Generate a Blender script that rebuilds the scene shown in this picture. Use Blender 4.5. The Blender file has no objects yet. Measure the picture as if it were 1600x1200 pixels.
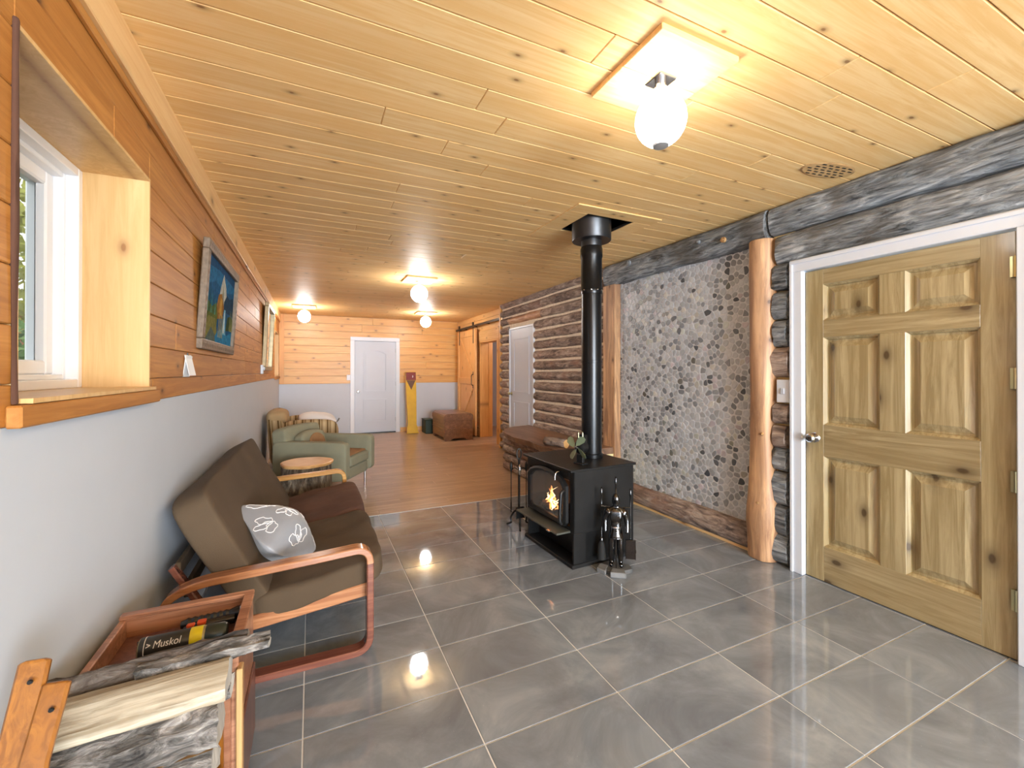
import bpy, bmesh, math, random
from mathutils import Vector, Matrix, noise, Euler
from math import pi, sin, cos, radians

SC = bpy.context.scene
COL = SC.collection
# ------------------------------------------------------------------ camera
cd = bpy.data.cameras.new('camera'); cam = bpy.data.objects.new('camera', cd); COL.objects.link(cam)
cam.location = (0, 0, 1.373)
cam.rotation_euler = (pi / 2 + .0037, 0, -.4367)
cd.sensor_fit = 'HORIZONTAL'; cd.sensor_width = 36; cd.lens = 671.1 / 1600 * 36
cd.shift_y = -(600 - 577.9) / 1600
cd.clip_start = .02; cd.clip_end = 200
SC.camera = cam
# ------------------------------------------------------------------ world
w = bpy.data.worlds.new('world'); SC.world = w; w.use_nodes = True
bg = w.node_tree.nodes['Background']
bg.inputs[0].default_value = (.93, .97, 1, 1); bg.inputs[1].default_value = 1.05
# sky portals in the window openings
def portal(loc, rot, sx, sy):
    l = bpy.data.lights.new('portal', 'AREA'); l.shape = 'RECTANGLE'; l.size = sx; l.size_y = sy
    l.cycles.is_portal = True
    o = bpy.data.objects.new('window_portal', l); o.location = loc; o.rotation_euler = rot; COL.objects.link(o)
portal((-.93, 1.77, 1.73), (0, -pi / 2, 0), .86, .9)
portal((-.8, 9.3, 1.7), (0, -pi / 2, 0), .8, 1.0)
# added fill light outside an invented opening in the unseen near wall
gl = bpy.data.lights.new('near_fill', 'AREA'); gl.shape = 'RECTANGLE'; gl.size = 3.2; gl.size_y = 2.05; gl.energy = 450; gl.color = (.86, .94, 1)
glo = bpy.data.objects.new('near_fill', gl); glo.location = (1.3, -4.85, 1.35); glo.rotation_euler = (pi / 2, 0, 0); COL.objects.link(glo)
GLOBE = 33.0; GLOBE_NEAR = 15.0
vs = SC.view_settings
vs.view_transform = 'Standard'; vs.look = 'None'; vs.gamma = 1; vs.use_curve_mapping = False
vs.exposure = 1.0
try:
    SC.cycles.use_denoising = True
    SC.cycles.max_bounces = 10; SC.cycles.diffuse_bounces = 6; SC.cycles.sample_clamp_indirect = 6
    SC.cycles.caustics_reflective = False; SC.cycles.caustics_refractive = False
except Exception: pass

# ------------------------------------------------------------------ helpers
def link(o, parent=None):
    COL.objects.link(o)
    if parent is not None: o.parent = parent
    return o
def tag(o, label=None, cat=None, group=None, kind=None):
    if label: o['label'] = label
    if cat: o['category'] = cat
    if group: o['group'] = group
    if kind: o['kind'] = kind
    return o
def thing(name, label, cat, loc=(0, 0, 0), rz=0, group=None):
    o = bpy.data.objects.new(name, None); o.location = loc; o.rotation_euler = (0, 0, rz); o.empty_display_size = .05
    link(o); return tag(o, label, cat, group)
def structure(name, loc=(0, 0, 0)):
    o = bpy.data.objects.new(name, None); o.location = loc; link(o); o['kind'] = 'structure'; return o
def obj(name, me, m=None, parent=None, loc=(0, 0, 0), rot=(0, 0, 0), smooth=None, kind=None, label=None):
    if isinstance(me, bmesh.types.BMesh):
        b = me; me = bpy.data.meshes.new(name); bmesh.ops.recalc_face_normals(b, faces=b.faces); b.to_mesh(me); b.free()
    if m is not None and not me.materials: me.materials.append(m)
    if smooth is not None:
        for p in me.polygons: p.use_smooth = True
        if smooth < pi:
            try: me.set_sharp_from_angle(angle=smooth)
            except Exception: pass
    o = bpy.data.objects.new(name, me); o.location = loc; o.rotation_euler = rot
    link(o, parent)
    if kind: o['kind'] = kind
    if label: o['label'] = label
    return o
def bx(b, x0, x1, y0, y1, z0, z1, bev=0, M=None, seg=1):
    mt = Matrix.Translation(((x0 + x1) / 2, (y0 + y1) / 2, (z0 + z1) / 2)) @ Matrix.Diagonal((abs(x1 - x0), abs(y1 - y0), abs(z1 - z0), 1))
    r = bmesh.ops.create_cube(b, size=1, matrix=mt)
    vs_ = r['verts']
    if bev > 0:
        es = list({e for v in vs_ for e in v.link_edges})
        rr = bmesh.ops.bevel(b, geom=es, offset=bev, segments=seg, affect='EDGES', profile=.5)
        vs_ = list({v for f in rr['faces'] for v in f.verts} | {v for v in vs_ if v.is_valid})
    if M is not None: bmesh.ops.transform(b, matrix=M, verts=vs_)
    return b
def box(x0, x1, y0, y1, z0, z1, bev=0, seg=1):
    return bx(bmesh.new(), x0, x1, y0, y1, z0, z1, bev, None, seg)
_pc = {}
def plank(name, parent, x0, x1, y0, y1, z0, z1, m, bev=.003):
    d = (round(abs(x1 - x0), 3), round(abs(y1 - y0), 3), round(abs(z1 - z0), 3), bev, m.name)
    if d not in _pc:
        me = bpy.data.meshes.new(name); b = box(-d[0] / 2, d[0] / 2, -d[1] / 2, d[1] / 2, -d[2] / 2, d[2] / 2, bev)
        bmesh.ops.recalc_face_normals(b, faces=b.faces); b.to_mesh(me); b.free(); me.materials.append(m); _pc[d] = me
    return obj(name, _pc[d], None, parent, ((x0 + x1) / 2, (y0 + y1) / 2, (z0 + z1) / 2))
def prism(b, pts, z0, z1, M=None, bev=0):
    """pts in local xy, extruded z0..z1"""
    lo = [b.verts.new((p[0], p[1], z0)) for p in pts]; hi = [b.verts.new((p[0], p[1], z1)) for p in pts]
    n = len(pts); b.faces.new(lo[::-1]); b.faces.new(hi)
    for i in range(n): b.faces.new((lo[i], lo[(i + 1) % n], hi[(i + 1) % n], hi[i]))
    if bev:
        es = [e for v in lo + hi for e in v.link_edges]
        r = bmesh.ops.bevel(b, geom=list(set(es)), offset=bev, segments=1, affect='EDGES')
        vv = [v for v in b.verts]
        if M is not None: bmesh.ops.transform(b, matrix=M, verts=vv)
        return b
    if M is not None: bmesh.ops.transform(b, matrix=M, verts=lo + hi)
    return b
def lathe(prof, seg=24, M=None, b=None):
    """prof: (r,z) list"""
    b = b or bmesh.new(); rings = []
    new = []
    for r, z in prof:
        if r < 1e-5: v = b.verts.new((0, 0, z)); rings.append([v]); new.append(v)
        else:
            ring = [b.verts.new((r * cos(2 * pi * i / seg), r * sin(2 * pi * i / seg), z)) for i in range(seg)]; rings.append(ring); new += ring
    for a, c in zip(rings, rings[1:]):
        if len(a) == 1 and len(c) == 1: continue
        for i in range(seg):
            j = (i + 1) % seg
            if len(a) == 1: b.faces.new((a[0], c[i], c[j]))
            elif len(c) == 1: b.faces.new((a[i], a[j], c[0]))
            else: b.faces.new((a[i], a[j], c[j], c[i]))
    for r_, rev in ((rings[0], True), (rings[-1], False)):
        if len(r_) > 1: b.faces.new(r_[::-1] if rev else r_)
    if M is not None: bmesh.ops.transform(b, matrix=M, verts=new)
    return b
def sweep(path, prof, b=None, up=(0, 0, 1), scale=None, closed=False):
    b = b or bmesh.new(); P = [Vector(p) for p in path]; n = len(P); rings = []; up = Vector(up); side = None
    for i, p in enumerate(P):
        if closed: t = (P[(i + 1) % n] - P[i - 1]).normalized()
        else: t = (P[min(i + 1, n - 1)] - P[max(i - 1, 0)]).normalized()
        s = t.cross(up)
        if s.length < 1e-3: s = side if side is not None else t.cross(Vector((1, 0, 0)))
        s.normalize()
        if side is not None and s.dot(side) < 0: s = -s
        side = s; u = s.cross(t)
        k = scale[i] if scale else 1
        rings.append([b.verts.new(p + s * a * k + u * c * k) for a, c in prof])
    m = len(prof)
    for i in range(n if closed else n - 1):
        A = rings[i]; B = rings[(i + 1) % n]
        for j in range(m): b.faces.new((A[j], A[(j + 1) % m], B[(j + 1) % m], B[j]))
    if not closed: b.faces.new(rings[0][::-1]); b.faces.new(rings[-1])
    return b
def circ(r, n=8): return [(r * cos(2 * pi * i / n), r * sin(2 * pi * i / n)) for i in range(n)]
def rect(w_, t_, c=.15):
    k = min(w_, t_) * c
    return [(w_/2-k, t_/2), (-w_/2+k, t_/2), (-w_/2, t_/2-k), (-w_/2, -t_/2+k), (-w_/2+k, -t_/2), (w_/2-k, -t_/2), (w_/2, -t_/2+k), (w_/2, t_/2-k)]
def smoothpath(pts, rad, n=6):
    """polyline with rounded corners"""
    P = [Vector(p) for p in pts]; out = [P[0]]
    for i in range(1, len(P) - 1):
        a = (P[i-1] - P[i]); c = (P[i+1] - P[i]); r = min(rad, a.length * .49, c.length * .49)
        p0 = P[i] + a.normalized() * r; p1 = P[i] + c.normalized() * r
        for k in range(n + 1):
            t = k / n; out.append(p0 * (1-t)**2 + P[i] * 2 * t * (1-t) + p1 * t * t)
    out.append(P[-1]); return out
def softbox(lx, ly, lz, puff=.25, n=12, seed=0, amp=.008, fr=5, edge=4.0):
    """padded cushion"""
    b = bmesh.new(); bmesh.ops.create_cube(b, size=2)
    bmesh.ops.subdivide_edges(b, edges=b.edges[:], cuts=n, use_grid_fill=True)
    for v in b.verts:
        x, y, z = v.co
        # superellipse rounding
        p = edge
        L = (abs(x)**p + abs(y)**p + abs(z)**p)**(1/p); M_ = max(abs(x), abs(y), abs(z)); k = M_ / L if L else 1
        x *= k; y *= k; z *= k
        f = 1 + puff * (1 - min(1, abs(x)**2.2)) * (1 - min(1, abs(y)**2.2)) - puff * .5
        z2 = z * f
        co = Vector((x * lx / 2, y * ly / 2, z2 * lz / 2))
        nn = noise.noise_vector(co * fr + Vector((seed * 7.3, seed, 0)))
        co += nn * amp
        v.co = co
    return b
def logmesh(L, r, seed=0, ry=None, seg=18, step=.06, amp=.006, fr=6, lump=0.008, square=0, taper=0, axis='Y', endrag=.0, capround=.25):
    """bark covered log along axis, centre at origin. r = half height (z), ry = half depth"""
    ry = ry or r; b = bmesh.new(); n = max(3, int(L / step)); rings = []
    o = Vector((seed * 13.1, seed * 5.7, 0))
    ts = [-.5] + [(-.5 + i / n) for i in range(n + 1)] + [.5]
    for k, t in enumerate(ts):
        ring = []
        cap = 1 - capround if k in (0, len(ts) - 1) else 1
        tt = t * L * (1 + (0.00 if k in (0, len(ts) - 1) else -.03 * min(1, .3 / L)))
        cz = noise.noise(Vector((tt * 1.3, seed * 3.1, 0))) * lump
        for i in range(seg):
            a = 2 * pi * i / seg; ca, sa = cos(a), sin(a)
            if square:
                q = (abs(ca)**(2 + square * 4) + abs(sa)**(2 + square * 4))**(-1 / (2 + square * 4))
            else: q = 1
            d = noise.noise(Vector((ca * r * fr * 2, sa * r * fr * 2, tt * fr * .6)) + o) * amp + noise.noise(Vector((ca * 1.2, sa * 1.2, tt * 2)) + o) * lump
            rr = cap * (1 + taper * t)
            er = noise.noise(Vector((ca * 2, sa * 2, seed + t * 20))) * endrag
            ring.append(b.verts.new((ca * (ry * q + d) * rr, tt + er, sa * (r * q + d) * rr + cz)))
        rings.append(ring)
    for A, B in zip(rings, rings[1:]):
        for i in range(seg): b.faces.new((A[i], A[(i+1) % seg], B[(i+1) % seg], B[i]))
    b.faces.new(rings[0][::-1]); b.faces.new(rings[-1])
    if axis == 'X': bmesh.ops.rotate(b, cent=(0, 0, 0), matrix=Matrix.Rotation(-pi/2, 3, 'Z'), verts=b.verts)
    if axis == 'Z': bmesh.ops.rotate(b, cent=(0, 0, 0), matrix=Matrix.Rotation(pi/2, 3, 'X'), verts=b.verts)
    return b
def skin(verts, edges, radii, sub=2):
    me = bpy.data.meshes.new('skin'); me.from_pydata(verts, edges, []); o = bpy.data.objects.new('skin', me); COL.objects.link(o)
    o.modifiers.new('s', 'SKIN'); s = me.skin_vertices[0].data
    for i, r in enumerate(radii): s[i].radius = r if isinstance(r, tuple) else (r, r)
    s[0].use_root = True
    sb = o.modifiers.new('b', 'SUBSURF'); sb.levels = sub; sb.render_levels = sub
    dg = bpy.context.evaluated_depsgraph_get(); dg.update()
    out = bpy.data.meshes.new_from_object(o.evaluated_get(dg)); bpy.data.objects.remove(o); out.materials.clear()
    return out
def textmesh(s, size, ext=.0006, shear=0, align='LEFT', sx=1, offset=0):
    c = bpy.data.curves.new('text', 'FONT'); c.body = s; c.size = size; c.extrude = ext; c.shear = shear; c.align_x = align; c.offset = offset
    o = bpy.data.objects.new('text', c); COL.objects.link(o)
    dg = bpy.context.evaluated_depsgraph_get(); dg.update()
    me = bpy.data.meshes.new_from_object(o.evaluated_get(dg)); bpy.data.objects.remove(o)
    me.materials.clear()
    for v in me.vertices: v.co.x *= sx
    return me

# ------------------------------------------------------------------ materials
def srgb(r, g, b):
    f = lambda c: (c/255/12.92 if c/255 <= .04045 else ((c/255+.055)/1.055)**2.4)
    return (f(r), f(g), f(b), 1)
class N:
    def __init__(s, name):
        s.m = bpy.data.materials.new(name); s.m.use_nodes = True; s.t = s.m.node_tree; s.b = s.t.nodes['Principled BSDF']
    def n(s, ty, **k):
        x = s.t.nodes.new(ty)
        for a, v in k.items(): setattr(x, a, v)
        return x
    def l(s, a, b): s.t.links.new(a, b)
    def math(s, op, a, b=None, clamp=False):
        x = s.n('ShaderNodeMath', operation=op, use_clamp=clamp)
        for i, v in enumerate((a, b)):
            if v is None: continue
            if isinstance(v, (int, float)): x.inputs[i].default_value = v
            else: s.l(v, x.inputs[i])
        return x.outputs[0]
    def mix(s, f, a, b, mode='MIX'):
        x = s.n('ShaderNodeMix', data_type='RGBA', blend_type=mode)
        for i, v in ((0, f), (6, a), (7, b)):
            if isinstance(v, (int, float, tuple)): x.inputs[i].default_value = v
            else: s.l(v, x.inputs[i])
        return x.outputs[2]
    def ramp(s, f, stops, interp='LINEAR'):
        x = s.n('ShaderNodeValToRGB'); s.l(f, x.inputs[0]); cr = x.color_ramp; cr.interpolation = interp
        while len(cr.elements) < len(stops): cr.elements.new(.5)
        for e, (p, c) in zip(cr.elements, stops): e.position = p; e.color = c if isinstance(c, tuple) else (c, c, c, 1)
        return x.outputs[0]
    def noise(s, vec, scale=5, detail=4, rough=.5, dist=0):
        x = s.n('ShaderNodeTexNoise'); s.l(vec, x.inputs['Vector']); x.inputs['Scale'].default_value = scale; x.inputs['Detail'].default_value = detail
        x.inputs['Roughness'].default_value = rough; x.inputs['Distortion'].default_value = dist; return x.outputs[0]
    def coords(s, rnd=True):
        tc = s.n('ShaderNodeTexCoord').outputs['Object']; s.tc = tc
        oi = s.n('ShaderNodeObjectInfo'); s.rnd = oi.outputs['Random']
        if not rnd: return tc
        c = s.n('ShaderNodeCombineXYZ')
        s.l(s.math('MULTIPLY', s.rnd, 37.), c.inputs[0]); s.l(s.math('MULTIPLY', s.rnd, 91.), c.inputs[1]); s.l(s.math('MULTIPLY', s.rnd, 53.), c.inputs[2])
        a = s.n('ShaderNodeVectorMath', operation='ADD'); s.l(tc, a.inputs[0]); s.l(c.outputs[0], a.inputs[1]); return a.outputs[0]
    def scale(s, v, sc):
        a = s.n('ShaderNodeVectorMath', operation='MULTIPLY'); s.l(v, a.inputs[0]); a.inputs[1].default_value = sc; return a.outputs[0]
    def bump(s, h, st=.3, dist=.01):
        x = s.n('ShaderNodeBump'); x.inputs['Strength'].default_value = st; x.inputs['Distance'].default_value = dist; s.l(h, x.inputs['Height']); s.l(x.outputs[0], s.b.inputs['Normal'])
    def col(s, c):
        if isinstance(c, tuple): s.b.inputs['Base Color'].default_value = c
        else: s.l(c, s.b.inputs['Base Color'])
    def set(s, rough=None, metal=None, coat=None, coatr=.1, spec=None, sheen=None):
        if rough is not None: s.b.inputs['Roughness'].default_value = rough
        if metal is not None: s.b.inputs['Metallic'].default_value = metal
        if coat is not None: s.b.inputs['Coat Weight'].default_value = coat; s.b.inputs['Coat Roughness'].default_value = coatr
        if spec is not None: s.b.inputs['Specular IOR Level'].default_value = spec
        if sheen is not None: s.b.inputs['Sheen Weight'].default_value = sheen
        return s.m
def plain(name, c, rough=.6, metal=0, var=.06, nscale=6, bump=0, coat=None, bscale=60, sheen=None, spec=None):
    k = N(name); v = k.coords(); n1 = k.noise(v, nscale, 3)
    k.col(k.mix(1.0, c, k.ramp(n1, [(.3, 1 - var), (.7, 1 + 0.0)]), 'MULTIPLY'))
    if bump: k.bump(k.noise(v, bscale, 3), bump, .004)
    return k.set(rough, metal, coat, spec=spec, sheen=sheen)
def wood(name, c1, c2, g=0, c=1, rough=.4, knots=.10, kscale=2.2, var=.22, coat=.0, knotc=None, grain=16, fig=.5, bump=.05):
    """g grain axis, c cross axis"""
    k = N(name); v = k.coords()
    sc = [grain * 2, grain * 2, grain * 2]; sc[g] = 1.6
    n1 = k.noise(k.scale(v, tuple(sc)), 1.0, 8, .68, .9)
    sc2 = [5, 5, 5]; sc2[g] = .6
    n2 = k.noise(k.scale(v, tuple(sc2)), 1.0, 3, .5, 1.2)
    col = k.mix(k.ramp(n1, [(.40, 0.), (.60, 1.)]), c1, c2)
    col = k.mix(k.math('MULTIPLY', k.ramp(n2, [(.42, 0.), (.60, 1.)]), fig), col, c2)
    if knots:
        sp = k.n('ShaderNodeSeparateXYZ'); k.l(v, sp.inputs[0]); cb = k.n('ShaderNodeCombineXYZ')
        k.l(k.math('MULTIPLY', sp.outputs[g], kscale * .55), cb.inputs[0]); k.l(k.math('MULTIPLY', sp.outputs[c], kscale), cb.inputs[1])
        vo = k.n('ShaderNodeTexVoronoi', voronoi_dimensions='2D'); k.l(cb.outputs[0], vo.inputs['Vector']); vo.inputs['Scale'].default_value = 1.6
        d = k.math('ADD', vo.outputs['Distance'], k.math('MULTIPLY', k.math('SUBTRACT', n1, .5), .05))
        kn = k.ramp(d, [(knots * .35, 1.), (knots * .6, .55), (knots * 1.3, .18), (knots * 2.2, 0.)])
        col = k.mix(k.math('MULTIPLY', kn, .85), col, knotc or (c2[0] * .22, c2[1] * .16, c2[2] * .12, 1))
    hv = k.n('ShaderNodeHueSaturation'); k.l(col, hv.inputs['Color'])
    k.l(k.math('ADD', k.math('MULTIPLY', k.rnd, var), 1 - var * .5), hv.inputs['Value'])
    k.col(hv.outputs[0]); k.bump(n1, bump, .004)
    return k.set(rough, coat=coat)
def bark(name, stops, g=1, rough=.9, sc=22, stretch=.25, st=.8, red=None):
    k = N(name); v = k.coords(); s3 = [sc]*3; s3[g] = sc * stretch
    vv = k.scale(v, tuple(s3))
    n1 = k.noise(vv, 1., 8, .7, 1.0); n2 = k.noise(v, 3.0, 3, .5)
    f = k.math('ADD', k.math('MULTIPLY', n1, .75), k.math('MULTIPLY', n2, .25))
    col = k.ramp(f, [(.5 + (p_ - .5) * .5, c_) for p_, c_ in stops])
    if red: col = k.mix(k.ramp(k.noise(v, 2.3, 2), [(.52, 0.), (.66, .6)]), col, red)
    hv = k.n('ShaderNodeHueSaturation'); k.l(col, hv.inputs['Color']); k.l(k.math('ADD', k.math('MULTIPLY', k.rnd, .35), .82), hv.inputs['Value'])
    k.col(hv.outputs[0])
    vo = k.n('ShaderNodeTexVoronoi', feature='DISTANCE_TO_EDGE'); k.l(vv, vo.inputs['Vector']); vo.inputs['Scale'].default_value = .8
    k.bump(k.math('ADD', n1, k.math('MULTIPLY', k.math('MINIMUM', vo.outputs['Distance'], .25), 1.2)), st, .03)
    return k.set(rough)
def emis(name, c, s):
    k = N(name); k.b.inputs['Emission Color'].default_value = c; k.b.inputs['Emission Strength'].default_value = s; k.b.inputs['Base Color'].default_value = c; return k.m
def vcol(name, rough=.5, coat=None, nz=.1):
    k = N(name); a = k.n('ShaderNodeVertexColor', layer_name='Col'); v = k.coords(False)
    k.col(k.mix(1.0, a.outputs[0], k.ramp(k.noise(v, 40, 3), [(.3, 1 - nz), (.7, 1.)]), 'MULTIPLY')); return k.set(rough, coat=coat)

M = {}
M['ceil'] = wood('ceiling_pine', srgb(244, 210, 154), srgb(234, 190, 126), 0, 1, .52, .04, 2.2, .10, knotc=srgb(120, 76, 44), coat=.0, bump=.03); M['ceil'].node_tree.nodes['Principled BSDF'].inputs['Specular IOR Level'].default_value = .18
M['ceil_t'] = wood('trim_pine', srgb(234, 198, 146), srgb(220, 176, 118), 1, 2, .35, .07, 1.7, .1, knotc=srgb(100, 60, 30))
M['pine_l'] = wood('left_wall_pine', srgb(190, 132, 66), srgb(162, 104, 44), 1, 2, .5, .045, 2.1, .12, knotc=srgb(80, 44, 18))
M['pine_b'] = wood('back_wall_pine', srgb(222, 176, 108), srgb(206, 152, 82), 0, 2, .38, .06, 2.3, .10, knotc=srgb(96, 54, 24))
M['pine_r'] = wood('side_wall_pine', srgb(232, 190, 130), srgb(218, 168, 104), 1, 2, .4, .05, 2.1, .10)
M['pine_v'] = wood('upright_pine', srgb(226, 172, 102), srgb(206, 148, 78), 2, 1, .4, .06, 1.8, .14)
M['reveal'] = wood('reveal_pine', srgb(222, 186, 132), srgb(206, 166, 110), 2, 0, .4, .05, 1.9, .06, knotc=srgb(140, 90, 50))
M['barn'] = wood('barn_door_pine', srgb(230, 180, 120), srgb(216, 162, 98), 2, 1, .45, .05, 1.5, .08)
M['doorpine'] = wood('stained_pine_upright', srgb(178, 162, 124), srgb(144, 126, 88), 2, 1, .3, .085, 2.0, .10, coat=.25, knotc=srgb(56, 34, 16))
M['doorpine_h'] = wood('stained_pine_rail', srgb(174, 158, 122), srgb(140, 122, 86), 1, 2, .3, .085, 1.9, .10, coat=.25, knotc=srgb(56, 34, 16))
M['post'] = wood('peeled_log', srgb(212, 168, 124), srgb(150, 112, 84), 2, 1, .5, .04, 1.6, .1, grain=9, fig=.6)
M['drywall'] = plain('drywall', srgb(190, 198, 210), .75, var=.02)
M['white'] = plain('white_paint', srgb(212, 218, 228), .35, var=.015)
M['whitedoor'] = plain('white_door_paint', srgb(188, 195, 208), .4, var=.015)
M['vinyl'] = plain('white_vinyl', srgb(236, 238, 242), .3, var=.01)
M['foam'] = plain('cream_foam', srgb(232, 216, 160), .9, var=.2, nscale=20, bump=.5)
M['chink'] = plain('chinking', srgb(228, 214, 192), .9, var=.2, nscale=20, bump=.4)
M['barkb'] = bark('brown_bark', [(.2, srgb(66, 56, 52)), (.45, srgb(132, 114, 104)), (.62, srgb(166, 148, 136)), (.85, srgb(206, 190, 174))], 1, red=srgb(146, 110, 94), st=.7)
M['barkpeel'] = bark('peeled_brown_bark', [(.2, srgb(96, 62, 44)), (.5, srgb(172, 126, 94)), (.8, srgb(214, 176, 140))], 1, sc=9, st=.3, rough=.5)
M['barkg'] = bark('grey_bark', [(.25, srgb(58, 62, 66)), (.45, srgb(130, 136, 142)), (.6, srgb(164, 170, 176)), (.8, srgb(212, 216, 220))], 1, sc=30, stretch=.16, st=1.0, red=srgb(92, 84, 72))
M['barkg_x'] = bark('firewood_bark', [(.25, srgb(48, 44, 42)), (.45, srgb(112, 108, 104)), (.6, srgb(158, 152, 148)), (.8, srgb(222, 218, 212))], 0, sc=34, stretch=.35, st=1.0)
M['barkd_x'] = bark('dark_firewood_bark', [(.25, srgb(40, 34, 30)), (.5, srgb(98, 86, 78)), (.7, srgb(140, 130, 122)), (.9, srgb(214, 208, 202))], 0, sc=20, stretch=.3, st=1.0)
M['split'] = wood('split_firewood', srgb(190, 182, 164), srgb(128, 114, 92), 0, 2, .7, .0, grain=14, fig=.9, bump=.5)
M['split_e'] = wood('split_firewood_end', srgb(206, 204, 200), srgb(160, 156, 150), 2, 1, .8, .0, grain=14)
M['stumpbark'] = bark('stump_bark', [(.25, srgb(48, 40, 34)), (.5, srgb(112, 98, 82)), (.8, srgb(172, 160, 140))], 2, sc=18, stretch=.3, st=1.0)
k = N('stump_top'); v = k.coords(False); wv = k.n('ShaderNodeTexWave', wave_type='RINGS', rings_direction='Z'); k.l(v, wv.inputs[0]); wv.inputs['Scale'].default_value = 28; wv.inputs['Distortion'].default_value = 2.5
k.col(k.mix(k.math('MULTIPLY', wv.outputs[1], .35), k.ramp(k.noise(v, 7, 3), [(.3, srgb(226, 186, 128)), (.7, srgb(204, 152, 92))]), srgb(168, 112, 62))); M['stumptop'] = k.set(.4)
k = N('slab_top'); v = k.coords(); k.col(k.ramp(k.noise(k.scale(v, (9, 1.2, 9)), 1, 5, .6, 1), [(.3, srgb(96, 70, 54)), (.7, srgb(150, 116, 92))])); M['slab'] = k.set(.45)
k = N('slate_tile'); v = k.coords()
n1 = k.noise(v, 2.2, 6, .65, .8); n2 = k.noise(v, 190, 1, .4)
c = k.ramp(n1, [(.3, srgb(104, 111, 121)), (.5, srgb(124, 132, 142)), (.7, srgb(150, 158, 167))])
c = k.mix(k.ramp(n2, [(.79, 0.), (.82, .5)]), c, srgb(190, 190, 188))
k.col(c); k.l(k.ramp(n1, [(.3, .025), (.8, .07)]), k.b.inputs['Roughness']); k.bump(n1, .04, .01)
M['tile'] = k.set(); M['tile'].node_tree.nodes['Principled BSDF'].inputs['Specular IOR Level'].default_value = .75
M['grout'] = plain('grout', srgb(214, 216, 218), .8, var=.2, nscale=3)
M['vinylplank'] = wood('floor_plank', srgb(186, 158, 130), srgb(152, 124, 98), 0, 1, .28, .0, 1.6, .16, grain=14, knotc=srgb(104, 70, 44), bump=.03)
M['wainwood'] = M['ceil_t']
M['iron'] = plain('black_stove_steel', srgb(44, 44, 45), .42, .6, var=.35, nscale=5, bump=.08)
M['ironrough'] = plain('cast_iron', srgb(40, 40, 41), .5, .5, var=.3, bump=.2)
M['steelgrey'] = plain('grey_ash_lip', srgb(104, 106, 98), .45, .6, var=.3)
M['pipe'] = plain('black_pipe', srgb(42, 43, 45), .26, .75, var=.25, nscale=4)
M['pipedark'] = plain('galvanised_collar', srgb(70, 71, 74), .35, .8, var=.3)
M['pewter'] = plain('pewter', srgb(96, 96, 98), .16, 1, var=.4, nscale=25, bump=.25, bscale=70)
M['wrought'] = plain('wrought_iron', srgb(56, 55, 54), .38, .8, var=.3)
M['chrome'] = plain('chrome', srgb(210, 210, 212), .15, 1)
M['brassy'] = plain('aged_brass', srgb(196, 190, 150), .3, 1)
M['stone'] = plain('base_stone', srgb(96, 97, 98), .6, var=.4, nscale=14, bump=.5)
M['stonel'] = plain('pale_base_stone', srgb(126, 127, 128), .6, var=.3, nscale=14, bump=.5)
M['peb'] = vcol('pebble', .38, nz=.14); M['pebgrout'] = plain('pebble_grout', srgb(216, 219, 224), .8, var=.12, nscale=25, bump=.2)
M['black'] = plain('black_void', srgb(14, 14, 14), .8)
M['futon'] = plain('brown_canvas', srgb(82, 66, 48), .9, var=.22, nscale=3, bump=.3, bscale=240)
M['futon_red'] = plain('red_brown_canvas', srgb(94, 62, 48), .9, var=.3, nscale=4, bump=.3, bscale=240)
M['bent'] = wood('bentwood', srgb(184, 130, 92), srgb(146, 94, 64), 0, 2, .22, 0, var=.05, coat=.5)
M['bentd'] = wood('bentwood_dark', srgb(140, 88, 72), srgb(108, 64, 54), 0, 2, .25, 0, var=.05, coat=.5)
M['bentl'] = wood('bentwood_light', srgb(206, 160, 92), srgb(178, 126, 66), 0, 2, .25, 0, var=.05, coat=.4)
M['pillow'] = plain('grey_satin', srgb(138, 140, 146), .45, var=.08, bump=.2, bscale=200, sheen=.3)
M['thread'] = plain('white_embroidery', srgb(226, 226, 228), .6)
M['greenfab'] = plain('sage_fabric', srgb(134, 132, 110), .9, var=.15, nscale=5, bump=.3, bscale=200)
M['seatfab'] = plain('worn_seat_fabric', srgb(150, 112, 74), .9, var=.25, nscale=9, bump=.3, bscale=200)
M['beige'] = plain('beige_throw', srgb(176, 148, 108), .9, var=.2, bump=.4, bscale=120)
k = N('striped_fabric'); v = k.coords(False); sp = k.n('ShaderNodeSeparateXYZ'); k.l(v, sp.inputs[0])
s1 = k.math('FRACT', k.math('MULTIPLY', sp.outputs[0], 9.5))
k.col(k.ramp(s1, [(0., srgb(170, 146, 108)), (.22, srgb(100, 76, 40)), (.42, srgb(164, 142, 106)), (.58, srgb(126, 104, 66)), (.7, srgb(176, 152, 116)), (.9, srgb(188, 166, 130))], 'CONSTANT')); M['stripe'] = k.set(.9)
M['mahog'] = wood('reddish_wood', srgb(178, 128, 100), srgb(134, 88, 64), 0, 1, .35, 0, var=.06, coat=.3)
M['mahogd'] = wood('dark_reddish_wood', srgb(116, 74, 62), srgb(88, 54, 46), 2, 0, .35, 0, var=.06, coat=.3)
M['oak'] = wood('amber_oak', srgb(152, 96, 30), srgb(122, 72, 18), 2, 0, .35, .03, 3, .06, coat=.3, grain=26)
M['tan'] = wood('tan_board', srgb(196, 158, 108), srgb(170, 130, 84), 2, 0, .5, 0, var=.06)
M['chest'] = wood('walnut_chest', srgb(140, 98, 66), srgb(108, 72, 46), 1, 2, .35, 0, var=.05, grain=12, coat=.2)
M['yellow'] = plain('yellow_paint', srgb(206, 166, 26), .5, var=.14, nscale=9)
M['red'] = plain('dark_red_paint', srgb(122, 32, 26), .45, var=.2)
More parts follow.
